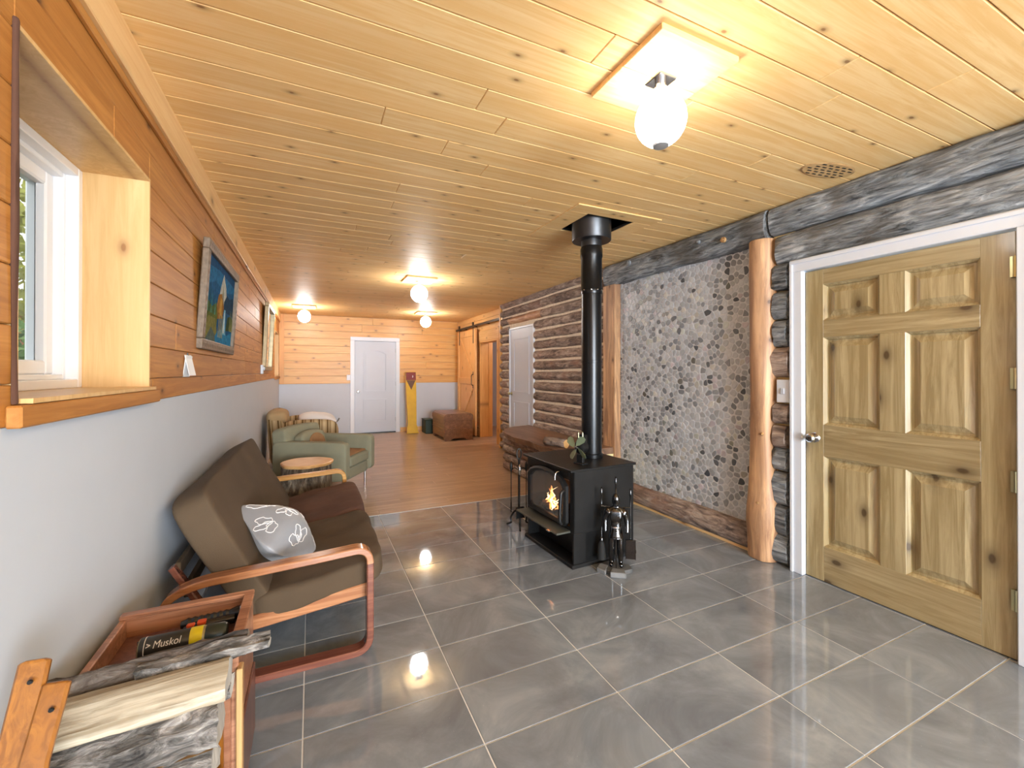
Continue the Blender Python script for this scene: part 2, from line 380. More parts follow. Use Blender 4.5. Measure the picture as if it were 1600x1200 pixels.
M['navy'] = plain('dark_emblem_paint', srgb(96, 62, 40), .5, var=.4, nscale=60)
M['darkgreen'] = plain('dark_green_plastic', srgb(36, 52, 40), .5)
M['cap'] = plain('green_black_cap', srgb(34, 46, 42), .35)
M['canlabel'] = plain('black_can_label', srgb(46, 46, 44), .35); M['canolive'] = plain('olive_can', srgb(150, 142, 110), .3, .5)
M['canyel'] = plain('yellow_band', srgb(226, 208, 30), .4); M['orange'] = plain('orange_plastic', srgb(210, 84, 40), .4)
M['blackplastic'] = plain('black_plastic', srgb(24, 24, 28), .25)
M['frame_g'] = plain('carved_grey_frame', srgb(122, 104, 86), .5, .2, var=.35, nscale=30, bump=.8, bscale=45)
M['frame_t'] = plain('gilt_tan_frame', srgb(150, 130, 96), .35, .4, var=.3, nscale=20, bump=.3)
M['paint'] = vcol('painted_canvas', .9, nz=.45); M['paint'].node_tree.nodes['Principled BSDF'].inputs['Specular IOR Level'].default_value = .15
M['leaf'] = plain('garden_leaf', srgb(112, 150, 62), .6, var=.4); M['leafy'] = plain('yellow_garden_leaf', srgb(178, 178, 70), .6, var=.4)
M['trunk'] = plain('orange_timber', srgb(176, 112, 66), .8, var=.3)
M['soil'] = plain('outside_soil', srgb(150, 150, 130), .9, var=.3, nscale=3)
M['globe'] = emis('lit_globe', (1, .97, .94, 1), GLOBE); M['globe_n'] = emis('lit_ribbed_globe', (1, .96, .90, 1), GLOBE_NEAR)
M['flame'] = emis('flame', (1, .32, .08, 1), 2.6); M['flamec'] = emis('flame_core', (1, .62, .3, 1), 3.2)
k = N('clear_glass'); k.b.inputs['Transmission Weight'].default_value = 1; k.b.inputs['Roughness'].default_value = .0; k.b.inputs['IOR'].default_value = 1.1; k.b.inputs['Base Color'].default_value = (.97, 1, .99, 1); M['glass'] = k.m
k = N('stove_glass'); k.b.inputs['Transmission Weight'].default_value = .85; k.b.inputs['Roughness'].default_value = .05; k.b.inputs['IOR'].default_value = 1.3; k.b.inputs['Base Color'].default_value = (.75, .75, .75, 1); M['sglass'] = k.m
M['mirror'] = plain('mirror_glass', srgb(200, 204, 206), .03, 1, var=0)
M['firebrick'] = plain('firebrick', srgb(70, 66, 62), .9, var=.3)

XL, XR, YN, YB, ZC, YT = -.60, 3.10, -4.6, 9.96, 2.556, 4.26
random.seed(4)
# ================================================================== STRUCTURE
# floor: concrete bed, tiles and planks
fl = obj('floor', box(XL - .3, 3.3, YN - .2, YB + .1, -.12, -.006), M['grout']); fl['kind'] = 'structure'
bx_ = box(XL, 3.2, YN, YT, -.006, -.0025); obj('grout_bed', bx_, M['grout'], fl)
TW, TH = .6087, .3092
x0s = -.0274 - TW
i = -1
y = 4.262
rows = 0
while y > YN:
    ya = max(YN, y - TH)
    x = x0s - TW
    while x < 3.19:
        a, b_ = max(x, XL + .002), min(x + TW, 3.19)
        if b_ - a > .03 and y - ya > .03: plank('tile', fl, a + .003, b_ - .003, ya + .003, y - .003, -.012, 0, M['tile'], .0012)
        x += TW
    # rows measured from the photograph (grout lines at 1.095, 1.410, 1.716, 2.031, 2.349)
    y = ya
# vinyl planks at the far end
PW = .15; y = YT; r_ = 0
while y < YB:
    yb = min(YB, y + PW); x = XL - (r_ * .47 % 1.2)
    while x < 3.3:
        a, b_ = max(x, XL), min(x + 1.2, 3.3)
        if b_ - a > .03 and yb - y > .02: plank('plank', fl, a + .0006, b_ - .0006, y + .0006, yb - .0006, -.010, 0, M['vinylplank'], .001)
        x += 1.2
    y = yb; r_ += 1
tr = obj('trim_1', box(XL, 2.5, YT - .006, YT + .006, 0, .0025, .001), M['grout']); tr['kind'] = 'structure'

# ceiling
HX0, HX1, HY0, HY1 = 1.87, 2.30, 2.66, 3.06      # chimney hole
VX, VY, VA, VB = 2.75, 1.50, .175, .075          # oval vent
ceil = obj('ceiling', (lambda b: (bx(b, XL - .3, HX0, YN - .2, YB + .1, ZC + .02, ZC + .12), bx(b, HX1, 3.4, YN - .2, YB + .1, ZC + .02, ZC + .12),
      bx(b, HX0, HX1, YN - .2, HY0, ZC + .02, ZC + .12), bx(b, HX0, HX1, HY1, YB + .1, ZC + .02, ZC + .12), b)[-1])(bmesh.new()), M['ceil']); ceil['kind'] = 'structure'
obj('chimney_recess', (lambda b: (bx(b, HX0 - .02, HX0, HY0, HY1, ZC - .0, ZC + .4), bx(b, HX1, HX1 + .02, HY0, HY1, ZC, ZC + .4), bx(b, HX0, HX1, HY0 - .02, HY0, ZC, ZC + .4),
      bx(b, HX0, HX1, HY1, HY1 + .02, ZC, ZC + .4), bx(b, HX0, HX1, HY0, HY1, ZC + .4, ZC + .42), b)[-1])(bmesh.new()), M['black'], ceil)
y = .904 - .1535 * 36; r_ = 0; random.seed(11)
joints = {}
while y < YB:
    y0, y1 = max(y, YN), min(y + .1535, YB)
    if y1 - y0 > .02:
        cuts = [XL]
        j = random.uniform(.1, 2.3); cuts.append(j)
        if random.random() < .4 and j < 1.2: cuts.append(j + random.uniform(1.2, 1.8))
        cuts = [c_ for c_ in cuts if c_ < 2.9] + [3.25]
        segs = list(zip(cuts, cuts[1:]))
        for a, c_ in segs:
            parts = [(a, c_, y0, y1)]
            if y1 > HY0 and y0 < HY1:
                parts = []
                if a < HX0: parts.append((a, min(c_, HX0), y0, y1))
                if c_ > HX1: parts.append((max(a, HX1), c_, y0, y1))
                if y0 < HY0 and a < HX1 and c_ > HX0: parts.append((max(a, HX0), min(c_, HX1), y0, HY0))
                if y1 > HY1 and a < HX1 and c_ > HX0: parts.append((max(a, HX0), min(c_, HX1), HY1, y1))
            for (p, q, s, t) in parts:
                if q - p > .03 and t - s > .02: plank('plank', ceil, p + .0008, q - .0008, s + .0012, t - .0012, ZC, ZC + .02, M['ceil'], .0035)
    y += .1535; r_ += 1
# oval perforated wood grille in the ceiling
t = thing('ceiling_vent', 'oval wooden vent with rows of slots in ceiling near grey logs', 'vent', (VX, VY, ZC))
b = bmesh.new(); n = 32; A = [(VA * cos(2*pi*i/n), VB * sin(2*pi*i/n)) for i in range(n)]; B = [(1.08 * a, 1.14 * c_) for a, c_ in A]
for i in range(n):
    j = (i + 1) % n
    q = [b.verts.new((A[i][0], A[i][1], -.004)), b.verts.new((A[j][0], A[j][1], -.004)), b.verts.new((B[j][0], B[j][1], .0)), b.verts.new((B[i][0], B[i][1], .0))]; b.faces.new(q)
bmesh.ops.remove_doubles(b, verts=b.verts, dist=1e-5)
obj('rim', b, M['tan'], t)
obj('grille_plate', prism(bmesh.new(), A, -.003, -.0005), M['reveal'], t)
b = bmesh.new()
for r_ in range(-2, 3):
    yy = r_ * .026; hw = VA * math.sqrt(max(0, 1 - (yy / VB)**2)) - .02; xx = -hw + (.02 if r_ % 2 else 0)
    while xx < hw - .01:
        bx(b, xx, xx + .028, yy - .004, yy + .004, -.0045, -.0025); xx += .05
obj('slots', b, M['black'], t, kind='stuff')
t.rotation_euler.z = radians(-8)

# wall_left : drywall below, pine above, two window openings
WY0, WY1, WZ0, WZ1 = 1.33, 2.21, 1.300, 2.155
VY0, VY1, VZ0, VZ1 = 8.75, 9.75, 1.28, 2.12
def wallX(name, xa, xb, holes, y0, y1, z0, z1, m):
    b = bmesh.new(); ys = sorted({y0, y1} | {h[0] for h in holes} | {h[1] for h in holes})
    for a, c_ in zip(ys, ys[1:]):
        hh = [h for h in holes if h[0] <= a and h[1] >= c_]
        if hh:
            h = hh[0]
            if h[2] > z0: bx(b, xa, xb, a, c_, z0, h[2])
            if h[3] < z1: bx(b, xa, xb, a, c_, h[3], z1)
        else: bx(b, xa, xb, a, c_, z0, z1)
    o = obj(name, b, m); o['kind'] = 'structure'; return o
wl = wallX('wall_left', -.928, XL - .018, [(WY0, WY1, WZ0, WZ1), (VY0, VY1, VZ0, VZ1)], YN - .2, YB + .1, -.1, ZC + .12, M['drywall'])
obj('drywall_panel', box(XL - .018, XL - .004, YN, YB, 0, 1.25), M['drywall'], wl)
def rowplanks(parent, rows, lo, hi, holes, fn, jmin, jmax, seed):
    random.seed(seed)
    for (z0, z1) in rows:
        cuts = [lo]; p = lo
        while True:
            p += random.uniform(jmin, jmax)
            if p > hi - .4: break
            cuts.append(p)
        cuts.append(hi)
        for a, c_ in zip(cuts, cuts[1:]):
            ps = [(a, c_, z0, z1)]
            for h in holes:
                nx = []
                for (p0, p1, q0, q1) in ps:
                    if p1 <= h[0] or p0 >= h[1] or q1 <= h[2] or q0 >= h[3]: nx.append((p0, p1, q0, q1)); continue
                    if p0 < h[0]: nx.append((p0, h[0], q0, q1))
                    if p1 > h[1]: nx.append((h[1], p1, q0, q1))
                    m0, m1 = max(p0, h[0]), min(p1, h[1])
                    if q0 < h[2]: nx.append((m0, m1, q0, h[2]))
                    if q1 > h[3]: nx.append((m0, m1, h[3], q1))
                ps = nx
            for (p0, p1, q0, q1) in ps:
                if p1 - p0 > .02 and q1 - q0 > .012: fn(p0, p1, q0, q1)
zs = [1.25] + [1.344 + .132 * k_ for k_ in range(9)] ; zs = [z for z in zs if z < 2.42] + [2.50]
rowplanks(wl, list(zip(zs, zs[1:])), YN, YB, [(WY0, WY1, WZ0, WZ1), (VY0, VY1, VZ0, VZ1)],
          lambda p, q, s, t_: plank('plank', wl, XL - .018, XL, p + .0008, q - .0008, s + .0012, t_ - .0012, M['pine_l'], .003), 2.2, 4.0, 5)
# corner beam
for nm, (xa, xb, za, zb) in {'trim_2': (XL, XL + .03, 2.402, ZC), 'trim_3': (XL, XL + .016, 2.372, 2.402)}.items():
    root = obj(nm, box(xa, xb, YN, YB, za, zb, .003), M['ceil_t'] if nm == 'trim_2' else M['pine_l']); root['kind'] = 'structure'

# windows
def window(name, y0, y1, z0, z1, xface, wf):
    t = structure(name)
    def ring(nm, x0, x1, ya, yb, za, zb, wd, m, bev=.003):
        b = bmesh.new(); bx(b, x0, x1, ya, ya + wd, za, zb, bev); bx(b, x0, x1, yb - wd, yb, za, zb, bev); bx(b, x0, x1, ya + wd, yb - wd, za, za + wd, bev); bx(b, x0, x1, ya + wd, yb - wd, zb - wd, zb, bev)
        return obj(nm, b, m, t)
    e = .0
    ring('window_frame', xface - .12, xface, y0 + .012, y1 - .012, z0 + .012, z1 - .012, .032, M['vinyl'])
    ring('window_stop', xface - .13, xface - .035, y0 + .044, y1 - .044, z0 + .044, z1 - .044, .018, M['vinyl'])
    ring('window_sash', xface - .12, xface - .062, y0 + .062, y1 - .062, z0 + .062, z1 - .062, .05, M['vinyl'], .006)
    obj('window_pane', box(xface - .094, xface - .09, y0 + .105, y1 - .105, z0 + .105, z1 - .105), M['glass'], t)
    # pine reveal
    plank('reveal_board', t, xface - .01, XL + .004, y1 - .012, y1, z0, z1, M['reveal'], .001)
    plank('reveal_board', t, xface - .01, XL + .004, y0, y0 + .012, z0, z1, M['reveal'], .001)
    plank('reveal_board', t, xface - .01, XL + .004, y0 + .012, y1 - .012, z1 - .012, z1, M['reveal'], .001)
    plank('window_sill', t, xface - .01, XL + .028, y0 + .012, y1 - .012, z0, z0 + .012, M['reveal'], .001)
    plank('apron_board', t, XL, XL + .028, y0 - .03, y1 + .04, z0 - .052, z0 - .002, M['pine_l'], .004)
    return t
w1 = window('window_1', WY0, WY1, WZ0, WZ1, -.80, 0)
window('window_2', VY0, VY1, VZ0, VZ1, -.74, 0)
# ragged foam bead on window's near edge
b = logmesh(.86, .010, 3, .007, seg=7, step=.02, amp=.006, lump=.004, axis='Z'); obj('gap_bead', b, plain('dark_gap', srgb(84, 54, 40), .9), w1, (XL + .003, WY0 - .001, 1.73), smooth=1.2)

# wall_back
DX0, DX1, DZ1 = .84, 1.745, 2.045
wb = obj('wall_back', (lambda b: (bx(b, XL - .3, DX0 - .01, YB + .018, YB + .15, -.1, ZC + .1), bx(b, DX1 + .01, 5.2, YB + .018, YB + .15, -.1, ZC + .1), bx(b, DX0 - .01, DX1 + .01, YB + .018, YB + .15, DZ1, ZC + .1), b)[-1])(bmesh.new()), M['drywall']); wb['kind'] = 'structure'
obj('drywall_panel', (lambda b: (bx(b, XL, DX0, YB + .004, YB + .018, 0, 1.11), bx(b, DX1, 3.2, YB + .004, YB + .018, 0, 1.11), b)[-1])(bmesh.new()), M['drywall'], wb)
zz = [1.11 + .1607 * i for i in range(9)] + [2.556]
rowplanks(wb, list(zip(zz, zz[1:])), XL, 3.2, [(DX0, DX1, -1, DZ1 + .02)],
          lambda p, q, s, t_: plank('plank', wb, p + .0008, q - .0008, YB, YB + .018, s + .0015, t_ - .0015, M['pine_b'], .004), 1.3, 2.6, 8)
obj('corner_board', box(XL, XL + .09, YB - .012, YB, 1.11, ZC - .002, .002), M['pine_v'], wb)
bb = obj('baseboard_back', box(DX1 + .09, 3.2, YB - .012, YB, 0, .1, .003), M['pine_r']); bb['kind'] = 'structure'
# white arched two-panel door at the far wall
d2 = structure('door_2', (0, 0, 0))
yf = YB + .0
obj('door_frame', (lambda b: (bx(b, DX0 - .075, DX0 + .012, yf - .018, yf + .02, 0, DZ1 + .0, .004), bx(b, DX1 - .012, DX1 + .075, yf - .018, yf + .02, 0, DZ1, .004), bx(b, DX0 - .075, DX1 + .075, yf - .018, yf + .02, DZ1, DZ1 + .085, .004), b)[-1])(bmesh.new()), M['white'], d2)
obj('door_slab', box(DX0 + .014, DX1 - .014, yf + .012, yf + .05, .022, DZ1 - .004, .002), M['whitedoor'], d2)
def archpts(x0, x1, z0, z1, rise, n=10):
    pts = [(x0, z0), (x1, z0), (x1, z1 - rise)]
    for i in range(1, n): t_ = i / n; pts.append((x1 + (x0 - x1) * t_, z1 - rise + rise * sin(pi * t_)))
    pts.append((x0, z1 - rise)); return pts
def ringprism(outer_fn, inset, y0, y1):
    """raised moulding band in xz plane"""
    o, i_ = outer_fn(0), outer_fn(inset); b = bmesh.new(); n = len(o)
    V = [[b.verts.new((p[0], y, p[1])) for p in q] for q, y in ((o, y1), (o, y0), (i_, y0), (i_, y1))]
    for a in range(3):
        for j in range(n): b.faces.new((V[a][j], V[a][(j+1) % n], V[a+1][(j+1) % n], V[a+1][j]))
    return b
for (pa, pz0, pz1, rise) in ((1.04, .915, 1.86, .07), (1.04, .245, .76, .0001)):
    f = lambda k_, a=pa, z0=pz0, z1=pz1, r=rise: archpts(a + k_, 1.545 - k_, z0 + k_, z1 - k_, r)
    obj('moulding', ringprism(f, .03, yf - .006, yf + .012), M['whitedoor'], d2)
    f2 = f(.045); b = prism(bmesh.new(), f2, -.010, 0); bmesh.ops.transform(b, matrix=Matrix.Translation((0, yf + .013, 0)) @ Matrix.Rotation(pi/2, 4, 'X') @ Matrix.Scale(-1, 4, (0, 0, 1)) if False else Matrix(((1, 0, 0, 0), (0, 0, 1, yf + .014), (0, 1, 0, 0), (0, 0, 0, 1))), verts=b.verts)
    obj('raised_panel', b, M['whitedoor'], d2)
obj('door_knob', lathe([(0, 0), (.03, 0), (.03, .006), (.012, .01), (.012, .03), (.026, .04), (.028, .055), (.018, .066), (0, .068)], 16), M['chrome'], d2, (.925, yf + .012, .93), (pi/2, 0, 0), smooth=.7)
obj('threshold', box(DX0 + .014, DX1 - .014, yf - .03, yf + .05, 0, .02), M['blackplastic'], d2)
for zz_ in (.25, 1.05, 1.8): obj('hinge', box(DX1 - .018, DX1 - .004, yf - .002, yf + .012, zz_, zz_ + .09, .002), M['chrome'], d2)

# ---------------------------------------------------------------- wall_right
wr = structure('wall_right')
# section nearest: pine door with weathered logs round it
PX = 3.03
DY0, DY1, DT = .83, 1.795, 2.045
obj('backing', (lambda b: (bx(b, 3.12, 3.3, YN - .2, DY0 - .02, -.1, ZC + .1), bx(b, 3.12, 3.3, DY1 + .02, 2.19, -.1, ZC + .1), bx(b, 3.12, 3.3, DY0 - .02, DY1 + .02, DT, ZC + .1), bx(b, 3.12, 3.3, 2.19, 4.0, -.1, ZC + .1), bx(b, 3.088, 3.3, 4.0, 7.02, -.1, ZC + .1), b)[-1])(bmesh.new()), M['chink'], wr)
obj('foam_fill', box(3.06, 3.12, 1.88, 2.03, 0, 2.5), M['foam'], wr)
# two long hewn logs above the door
def wlog(nm, y0, y1, zc, hz, dx, xc, m, seed, parent, **k_):
    b = logmesh(y1 - y0, hz, seed, dx, **k_)
    return obj(nm, b, m, parent, (xc, (y0 + y1) / 2, zc), smooth=1.3)
kw = dict(seg=20, step=.05, amp=.010, fr=9, lump=.010, square=.35)
wlog('log', -4.55, 2.03, 2.452, .103, .07, 3.06, M['barkg'], 1, wr, **kw)
wlog('log', -4.55, 1.985, 2.238, .104, .075, 3.065, M['barkg'], 2, wr, **kw)
# header log over the pebble panel
hl = wlog('log', 2.045, 3.95, 2.440, .112, .075, 3.045, M['barkg'], 3, wr, **{**kw, 'capround': .35})
for yy, zz_, s_ in ((3.50, 2.49, .026), (2.38, 2.42, .02), (2.62, 2.47, .015)):
    obj('knot', lathe([(0, .02), (s_ * .55, .02), (s_ * .6, .012), (s_, .016), (s_ * 1.15, 0), (s_ * 1.2, -.02)], 12), M['tan'] if yy < 2.5 else M['barkg'], wr, (3.045 - .075, yy, zz_), (0, -pi/2, 0), smooth=.8)
# short log ends stacked between casing and post
zs_ = [(1.945, 2.135), (1.745, 1.94), (1.545, 1.74), (1.33, 1.54), (1.0, 1.145), (.83, .995), (.67, .825), (.43, .665), (.215, .425), (.01, .21)]
random.seed(3)
for i, (a, c_) in enumerate(zs_):
    wlog('log', 1.905 + random.uniform(-.012, .01), 2.0 + random.uniform(0, .012), (a + c_) / 2, (c_ - a) / 2, .06, 3.05, M['barkb'] if i in (3, 4, 5) else M['barkg'], 20 + i, wr, seg=18, step=.02, amp=.008, fr=9, lump=.008, square=.3, endrag=.015)
# switch plate between the logs
sw = thing('light_switch', 'white switch plate set among grey log ends beside pine door', 'light switch', (3.0, 1.93, 1.235))
obj('wall_plate', box(0, .08, -.045, .045, -.08, .08, .003), M['white'], sw); obj('toggle', box(-.008, 0, -.012, .012, -.02, .02, .002), M['whitedoor'], sw)
# peeled post
b = logmesh(2.335, .088, 31, .088, seg=24, step=.04, amp=.006, fr=5, lump=.012, axis='Z', capround=.02)
for v in b.verts:
    h = v.co.z + 1.17
    if h < .75: kk = 1 + .16 * math.exp(-((h - .30) / .16)**2) + .10 * (1 - h / .75); v.co.x *= kk; v.co.y *= kk
pst = tag(obj('post', b, M['post'], None, (3.03, 2.095, 1.17), smooth=1.3), 'thick peeled log post with knots between pebble panel and log ends', 'post')
for a_, h_, r_ in ((-2.4, .37, .016), (-2.9, .42, .012), (-2.6, .92, .010), (2.3, .36, .02)):
    obj('knot', lathe([(0, .012), (r_ * .6, .012), (r_, .006), (r_ * 1.3, -.012)], 10), M['tan'], pst, (.093 * cos(a_), .093 * sin(a_), h_ - 1.17), (0, pi/2, a_), smooth=.9)
# thin sawn post
tag(obj('post', box(3.0, 3.11, 3.775, 3.985, 0, 2.335, .006), M['post']), 'flat sawn brown post at the far edge of the pebble panel', 'post')
# base log and floor trim of the stone panel
bl = obj('baseboard_right', logmesh(1.62, .092, 41, .055, seg=18, step=.05, amp=.006, fr=7, lump=.008, square=.25), M['barkb'], None, (3.045, 2.98, .118), smooth=1.2); bl['kind'] = 'structure'
tq = obj('trim_4', box(3.02, 3.1, 2.17, 3.8, 0, .03, .004), M['ceil_t']); tq['kind'] = 'structure'

# pebble panel : packed flat stones
sp_ = obj('stone_panel', box(3.078, 3.12, 2.185, 3.775, .1, 2.36), M['pebgrout'], wr)
random.seed(21)
PY0, PY1, PZ0, PZ1 = 2.19, 3.77, .15, 2.345
cell = .052; pts = {}; sites = []
def okp(p):
    gx, gy = int(p[0] / cell), int(p[1] / cell)
    for i in range(gx - 1, gx + 2):
        for j in range(gy - 1, gy + 2):
            for q in pts.get((i, j), ()):
                if (q[0]-p[0])**2 + (q[1]-p[1])**2 < p[2] * q[2]: return False
    return True
for _ in range(26000):
    p = (random.uniform(PY0, PY1), random.uniform(PZ0, PZ1), random.choice((.033, .038, .043, .050)))
    if okp(p): pts.setdefault((int(p[0] / cell), int(p[1] / cell)), []).append(p); sites.append(p)
pebs = []
for s in sites:
    gx, gy = int(s[0] / cell), int(s[1] / cell)
    poly = [(s[0] + .042 * cos(a), s[1] + .042 * sin(a)) for a in [2*pi*k_/8 for k_ in range(8)]]
    for i in range(gx - 2, gx + 3):
        for j in range(gy - 2, gy + 3):
            for q in pts.get((i, j), ()):
                if q is s: continue
                dx, dy = q[0]-s[0], q[1]-s[1]; L = math.hypot(dx, dy)
                if L > .11: continue
                dx /= L; dy /= L; lim = L / 2 - .0016
                out = []
                for k_ in range(len(poly)):
                    A_, B_ = poly[k_-1], poly[k_]
                    da = (A_[0]-s[0])*dx + (A_[1]-s[1])*dy - lim; db = (B_[0]-s[0])*dx + (B_[1]-s[1])*dy - lim
                    if (da <= 0) != (db <= 0): t_ = da/(da-db); out.append((A_[0]+(B_[0]-A_[0])*t_, A_[1]+(B_[1]-A_[1])*t_))
                    if db <= 0: out.append(B_)
                poly = out
                if len(poly) < 3: break
            if len(poly) < 3: break
        if len(poly) < 3: break
    if len(poly) < 4: continue
    # round corners (chaikin) and clip to the panel
    ch = []
    for k_ in range(len(poly)):
        A_, B_ = poly[k_-1], poly[k_]
        ch += [(A_[0]*.72+B_[0]*.28, A_[1]*.72+B_[1]*.28), (A_[0]*.28+B_[0]*.72, A_[1]*.28+B_[1]*.72)]
    cx_ = sum(p[0] for p in ch)/len(ch); cy_ = sum(p[1] for p in ch)/len(ch); sh = random.uniform(.84, .97)
    ch = [(min(PY1, max(PY0, cx_+(p[0]-cx_)*sh)), min(PZ1, max(PZ0, cy_+(p[1]-cy_)*sh))) for p in ch]
    # weighted colour: dark ones cluster in patches
    cl = noise.noise(Vector((cx_ * 2.6, cy_ * 2.6, 4.2)))
    u = random.random()
    if u < .03 + .16 * max(0, cl + .10): g = random.uniform(70, 108)
    elif u < .22 + .40 * max(0, cl + .15): g = random.uniform(122, 160)
    else: g = random.uniform(166, 204)
    tint = (0, 0, 0)
    if random.random() < .10: tint = random.choice(((10, 4, -8), (8, -4, -2), (6, 6, -6)))
    pebs.append((cx_, cy_, ch, srgb(max(0, g + tint[0] + 2), max(0, g + tint[1] + 7), max(0, g + tint[2] + 14))))
def pebverts(cx, cy, ch, x0, rel=None):
    n = len(ch); V = []
    for k_, (dx, s_) in enumerate(((0, 1.0), (-.003, 1.0), (-.0048, .86))):
        for p in ch: V.append((x0 + dx, cx + (p[0]-cx)*s_, cy + (p[1]-cy)*s_))
    F = []
    for r_ in range(2):
        for k_ in range(n):
            j = (k_+1) % n; F.append((r_*n+k_, r_*n+j, (r_+1)*n+j, (r_+1)*n+k_))
    F.append(tuple(range(2*n, 3*n))); return V, F
def pebmesh(lst, o0):
    V, F, C = [], [], []
    for (cx, cy, ch, c_) in lst:
        v_, f_ = pebverts(cx, cy, ch, 3.078); o_ = len(V)
        V += [(a - o0[0], b2 - o0[1], c2 - o0[2]) for a, b2, c2 in v_]; F += [tuple(i + o_ for i in f) for f in f_]; C += [c_] * len(v_)
    me = bpy.data.meshes.new('pebble'); me.from_pydata(V, [], F); at = me.color_attributes.new('Col', 'FLOAT_COLOR', 'POINT')
    at.data.foreach_set('color', [q for c_ in C for q in c_]); me.materials.append(M['peb']); return me
# the nearest 300 (largest in view) are separate stones, the rest one body
pebs.sort(key=lambda p: -(max(q[0] for q in p[2]) - min(q[0] for q in p[2])) * (max(q[1] for q in p[2]) - min(q[1] for q in p[2])) / (p[0]**2 + 9.0)**1.5 / 1.0)
for p in pebs[:300]: obj('pebble', pebmesh([p], (3.078, p[0], p[1])), None, sp_, (3.078, p[0], p[1]))
obj('pebbles', pebmesh(pebs[300:], (0, 0, 0)), None, sp_, kind='stuff')

# brown log wall
NB = 16; HS = ZC / 16.6
kwb = dict(seg=16, step=.08, amp=.006, fr=7, lump=.007)
CX0, CX1, CZ1 = 5.80, 6.66, 2.09    # closet door opening
for i in range(17):
    zc_ = .078 + i * HS
    m_ = M['barkb']
    if zc_ > CZ1 + .02:
        if i == 14: wlog('log', 4.0, 5.7, zc_, .0665, .075, 3.115, m_, 50 + i, wr, **kwb); wlog('log', 5.55, 6.7, zc_, .066, .075, 3.112, M['barkpeel'], 90 + i, wr, **kwb); wlog('log', 6.6, 7.03, zc_, .0665, .075, 3.115, m_, 95, wr, **kwb)
        else: wlog('log', 4.0, 7.03, zc_, .0665, .075, 3.115, m_, 50 + i, wr, **kwb)
    else:
        wlog('log', 4.0, 5.775 - random.uniform(0, .02), zc_, .0665, .075, 3.115, m_, 50 + i, wr, **{**kwb, 'capround': .5})
        wlog('log', 6.69 + random.uniform(0, .01), 7.03 + random.uniform(-.01, .02), zc_, .0665, .075, 3.115, m_, 70 + i, wr, **{**kwb, 'capround': .4})
cc = structure('door_3')
obj('door_frame', (lambda b: (bx(b, 3.06, 3.12, 5.79, 5.82, .05, 2.085, .003), bx(b, 3.06, 3.12, 6.65, 6.68, .05, 2.085, .003), bx(b, 3.06, 3.12, 5.79, 6.68, 2.075, 2.105, .003), b)[-1])(bmesh.new()), M['white'], cc)
obj('door_slab', box(3.075, 3.115, 5.822, 6.648, .05, 2.073, .002), M['whitedoor'], cc)
for (a, z0, z1, rise) in ((5.95, 1.02, 1.93, .001), (5.95, .25, .88, .001)):
    f = lambda k_, a=a, z0=z0, z1=z1: [(a + k_, z0 + k_), (6.52 - k_, z0 + k_), (6.52 - k_, z1 - k_), (a + k_, z1 - k_)]
    b = ringprism(f, .028, 0, .009); bmesh.ops.transform(b, matrix=Matrix(((0, 1, 0, 3.067), (1, 0, 0, 0), (0, 0, 1, 0), (0, 0, 0, 1))), verts=b.verts); obj('moulding', b, M['whitedoor'], cc)
obj('door_knob', lathe([(0, 0), (.028, 0), (.028, .006), (.012, .01), (.012, .03), (.026, .04), (.027, .055), (.016, .064), (0, .066)], 16), M['brassy'], cc, (3.075, 6.60, 1.0), (0, -pi/2, 0), smooth=.7)

# pine section of the right wall with barn door opening
OY0, OY1, OZ1 = 7.50, 8.44, 2.0
obj('pine_backing', (lambda b: (bx(b, 3.22, 3.34, 7.0, OY0, -.1, ZC + .1), bx(b, 3.22, 3.34, OY1, YB + .1, -.1, ZC + .1), bx(b, 3.22, 3.34, OY0, OY1, OZ1, ZC + .1), b)[-1])(bmesh.new()), M['pine_r'], wr)
zz = [0, .2, .4, .6, .8, 1.0, 1.2, 1.4, 1.6, 1.8, 2.0, 2.17, 2.33, 2.45, ZC]
rowplanks(wr, list(zip(zz, zz[1:])), 7.05, YB, [(OY0, OY1, -1, OZ1)],
          lambda p, q, s, t_: plank('plank', wr, 3.2, 3.22, p + .0008, q - .0008, s + .0015, t_ - .0015, M['pine_r'], .004), 1.5, 3.0, 9)
tt = obj('trim_5', box(3.06, 3.2, 7.055, 7.10, 0, ZC, .003), M['pine_v']); tt['kind'] = 'structure'
dr = structure('door_4')
plank('jamb_board', dr, 3.19, 3.38, OY1 - .03, OY1, 0, OZ1, M['pine_v']); plank('jamb_board', dr, 3.19, 3.38, OY0, OY0 + .03, 0, OZ1, M['pine_v'])
plank('head_board', dr, 3.19, 3.38, OY0 + .03, OY1 - .03, OZ1 - .03, OZ1, M['pine_r'])
plank('head_casing', dr, 3.18, 3.2, OY0 - .1, OY1 + .02, OZ1, OZ1 + .2, M['pine_r']); plank('side_casing', dr, 3.18, 3.2, OY0 - .1, OY0, 0, OZ1, M['pine_v'])
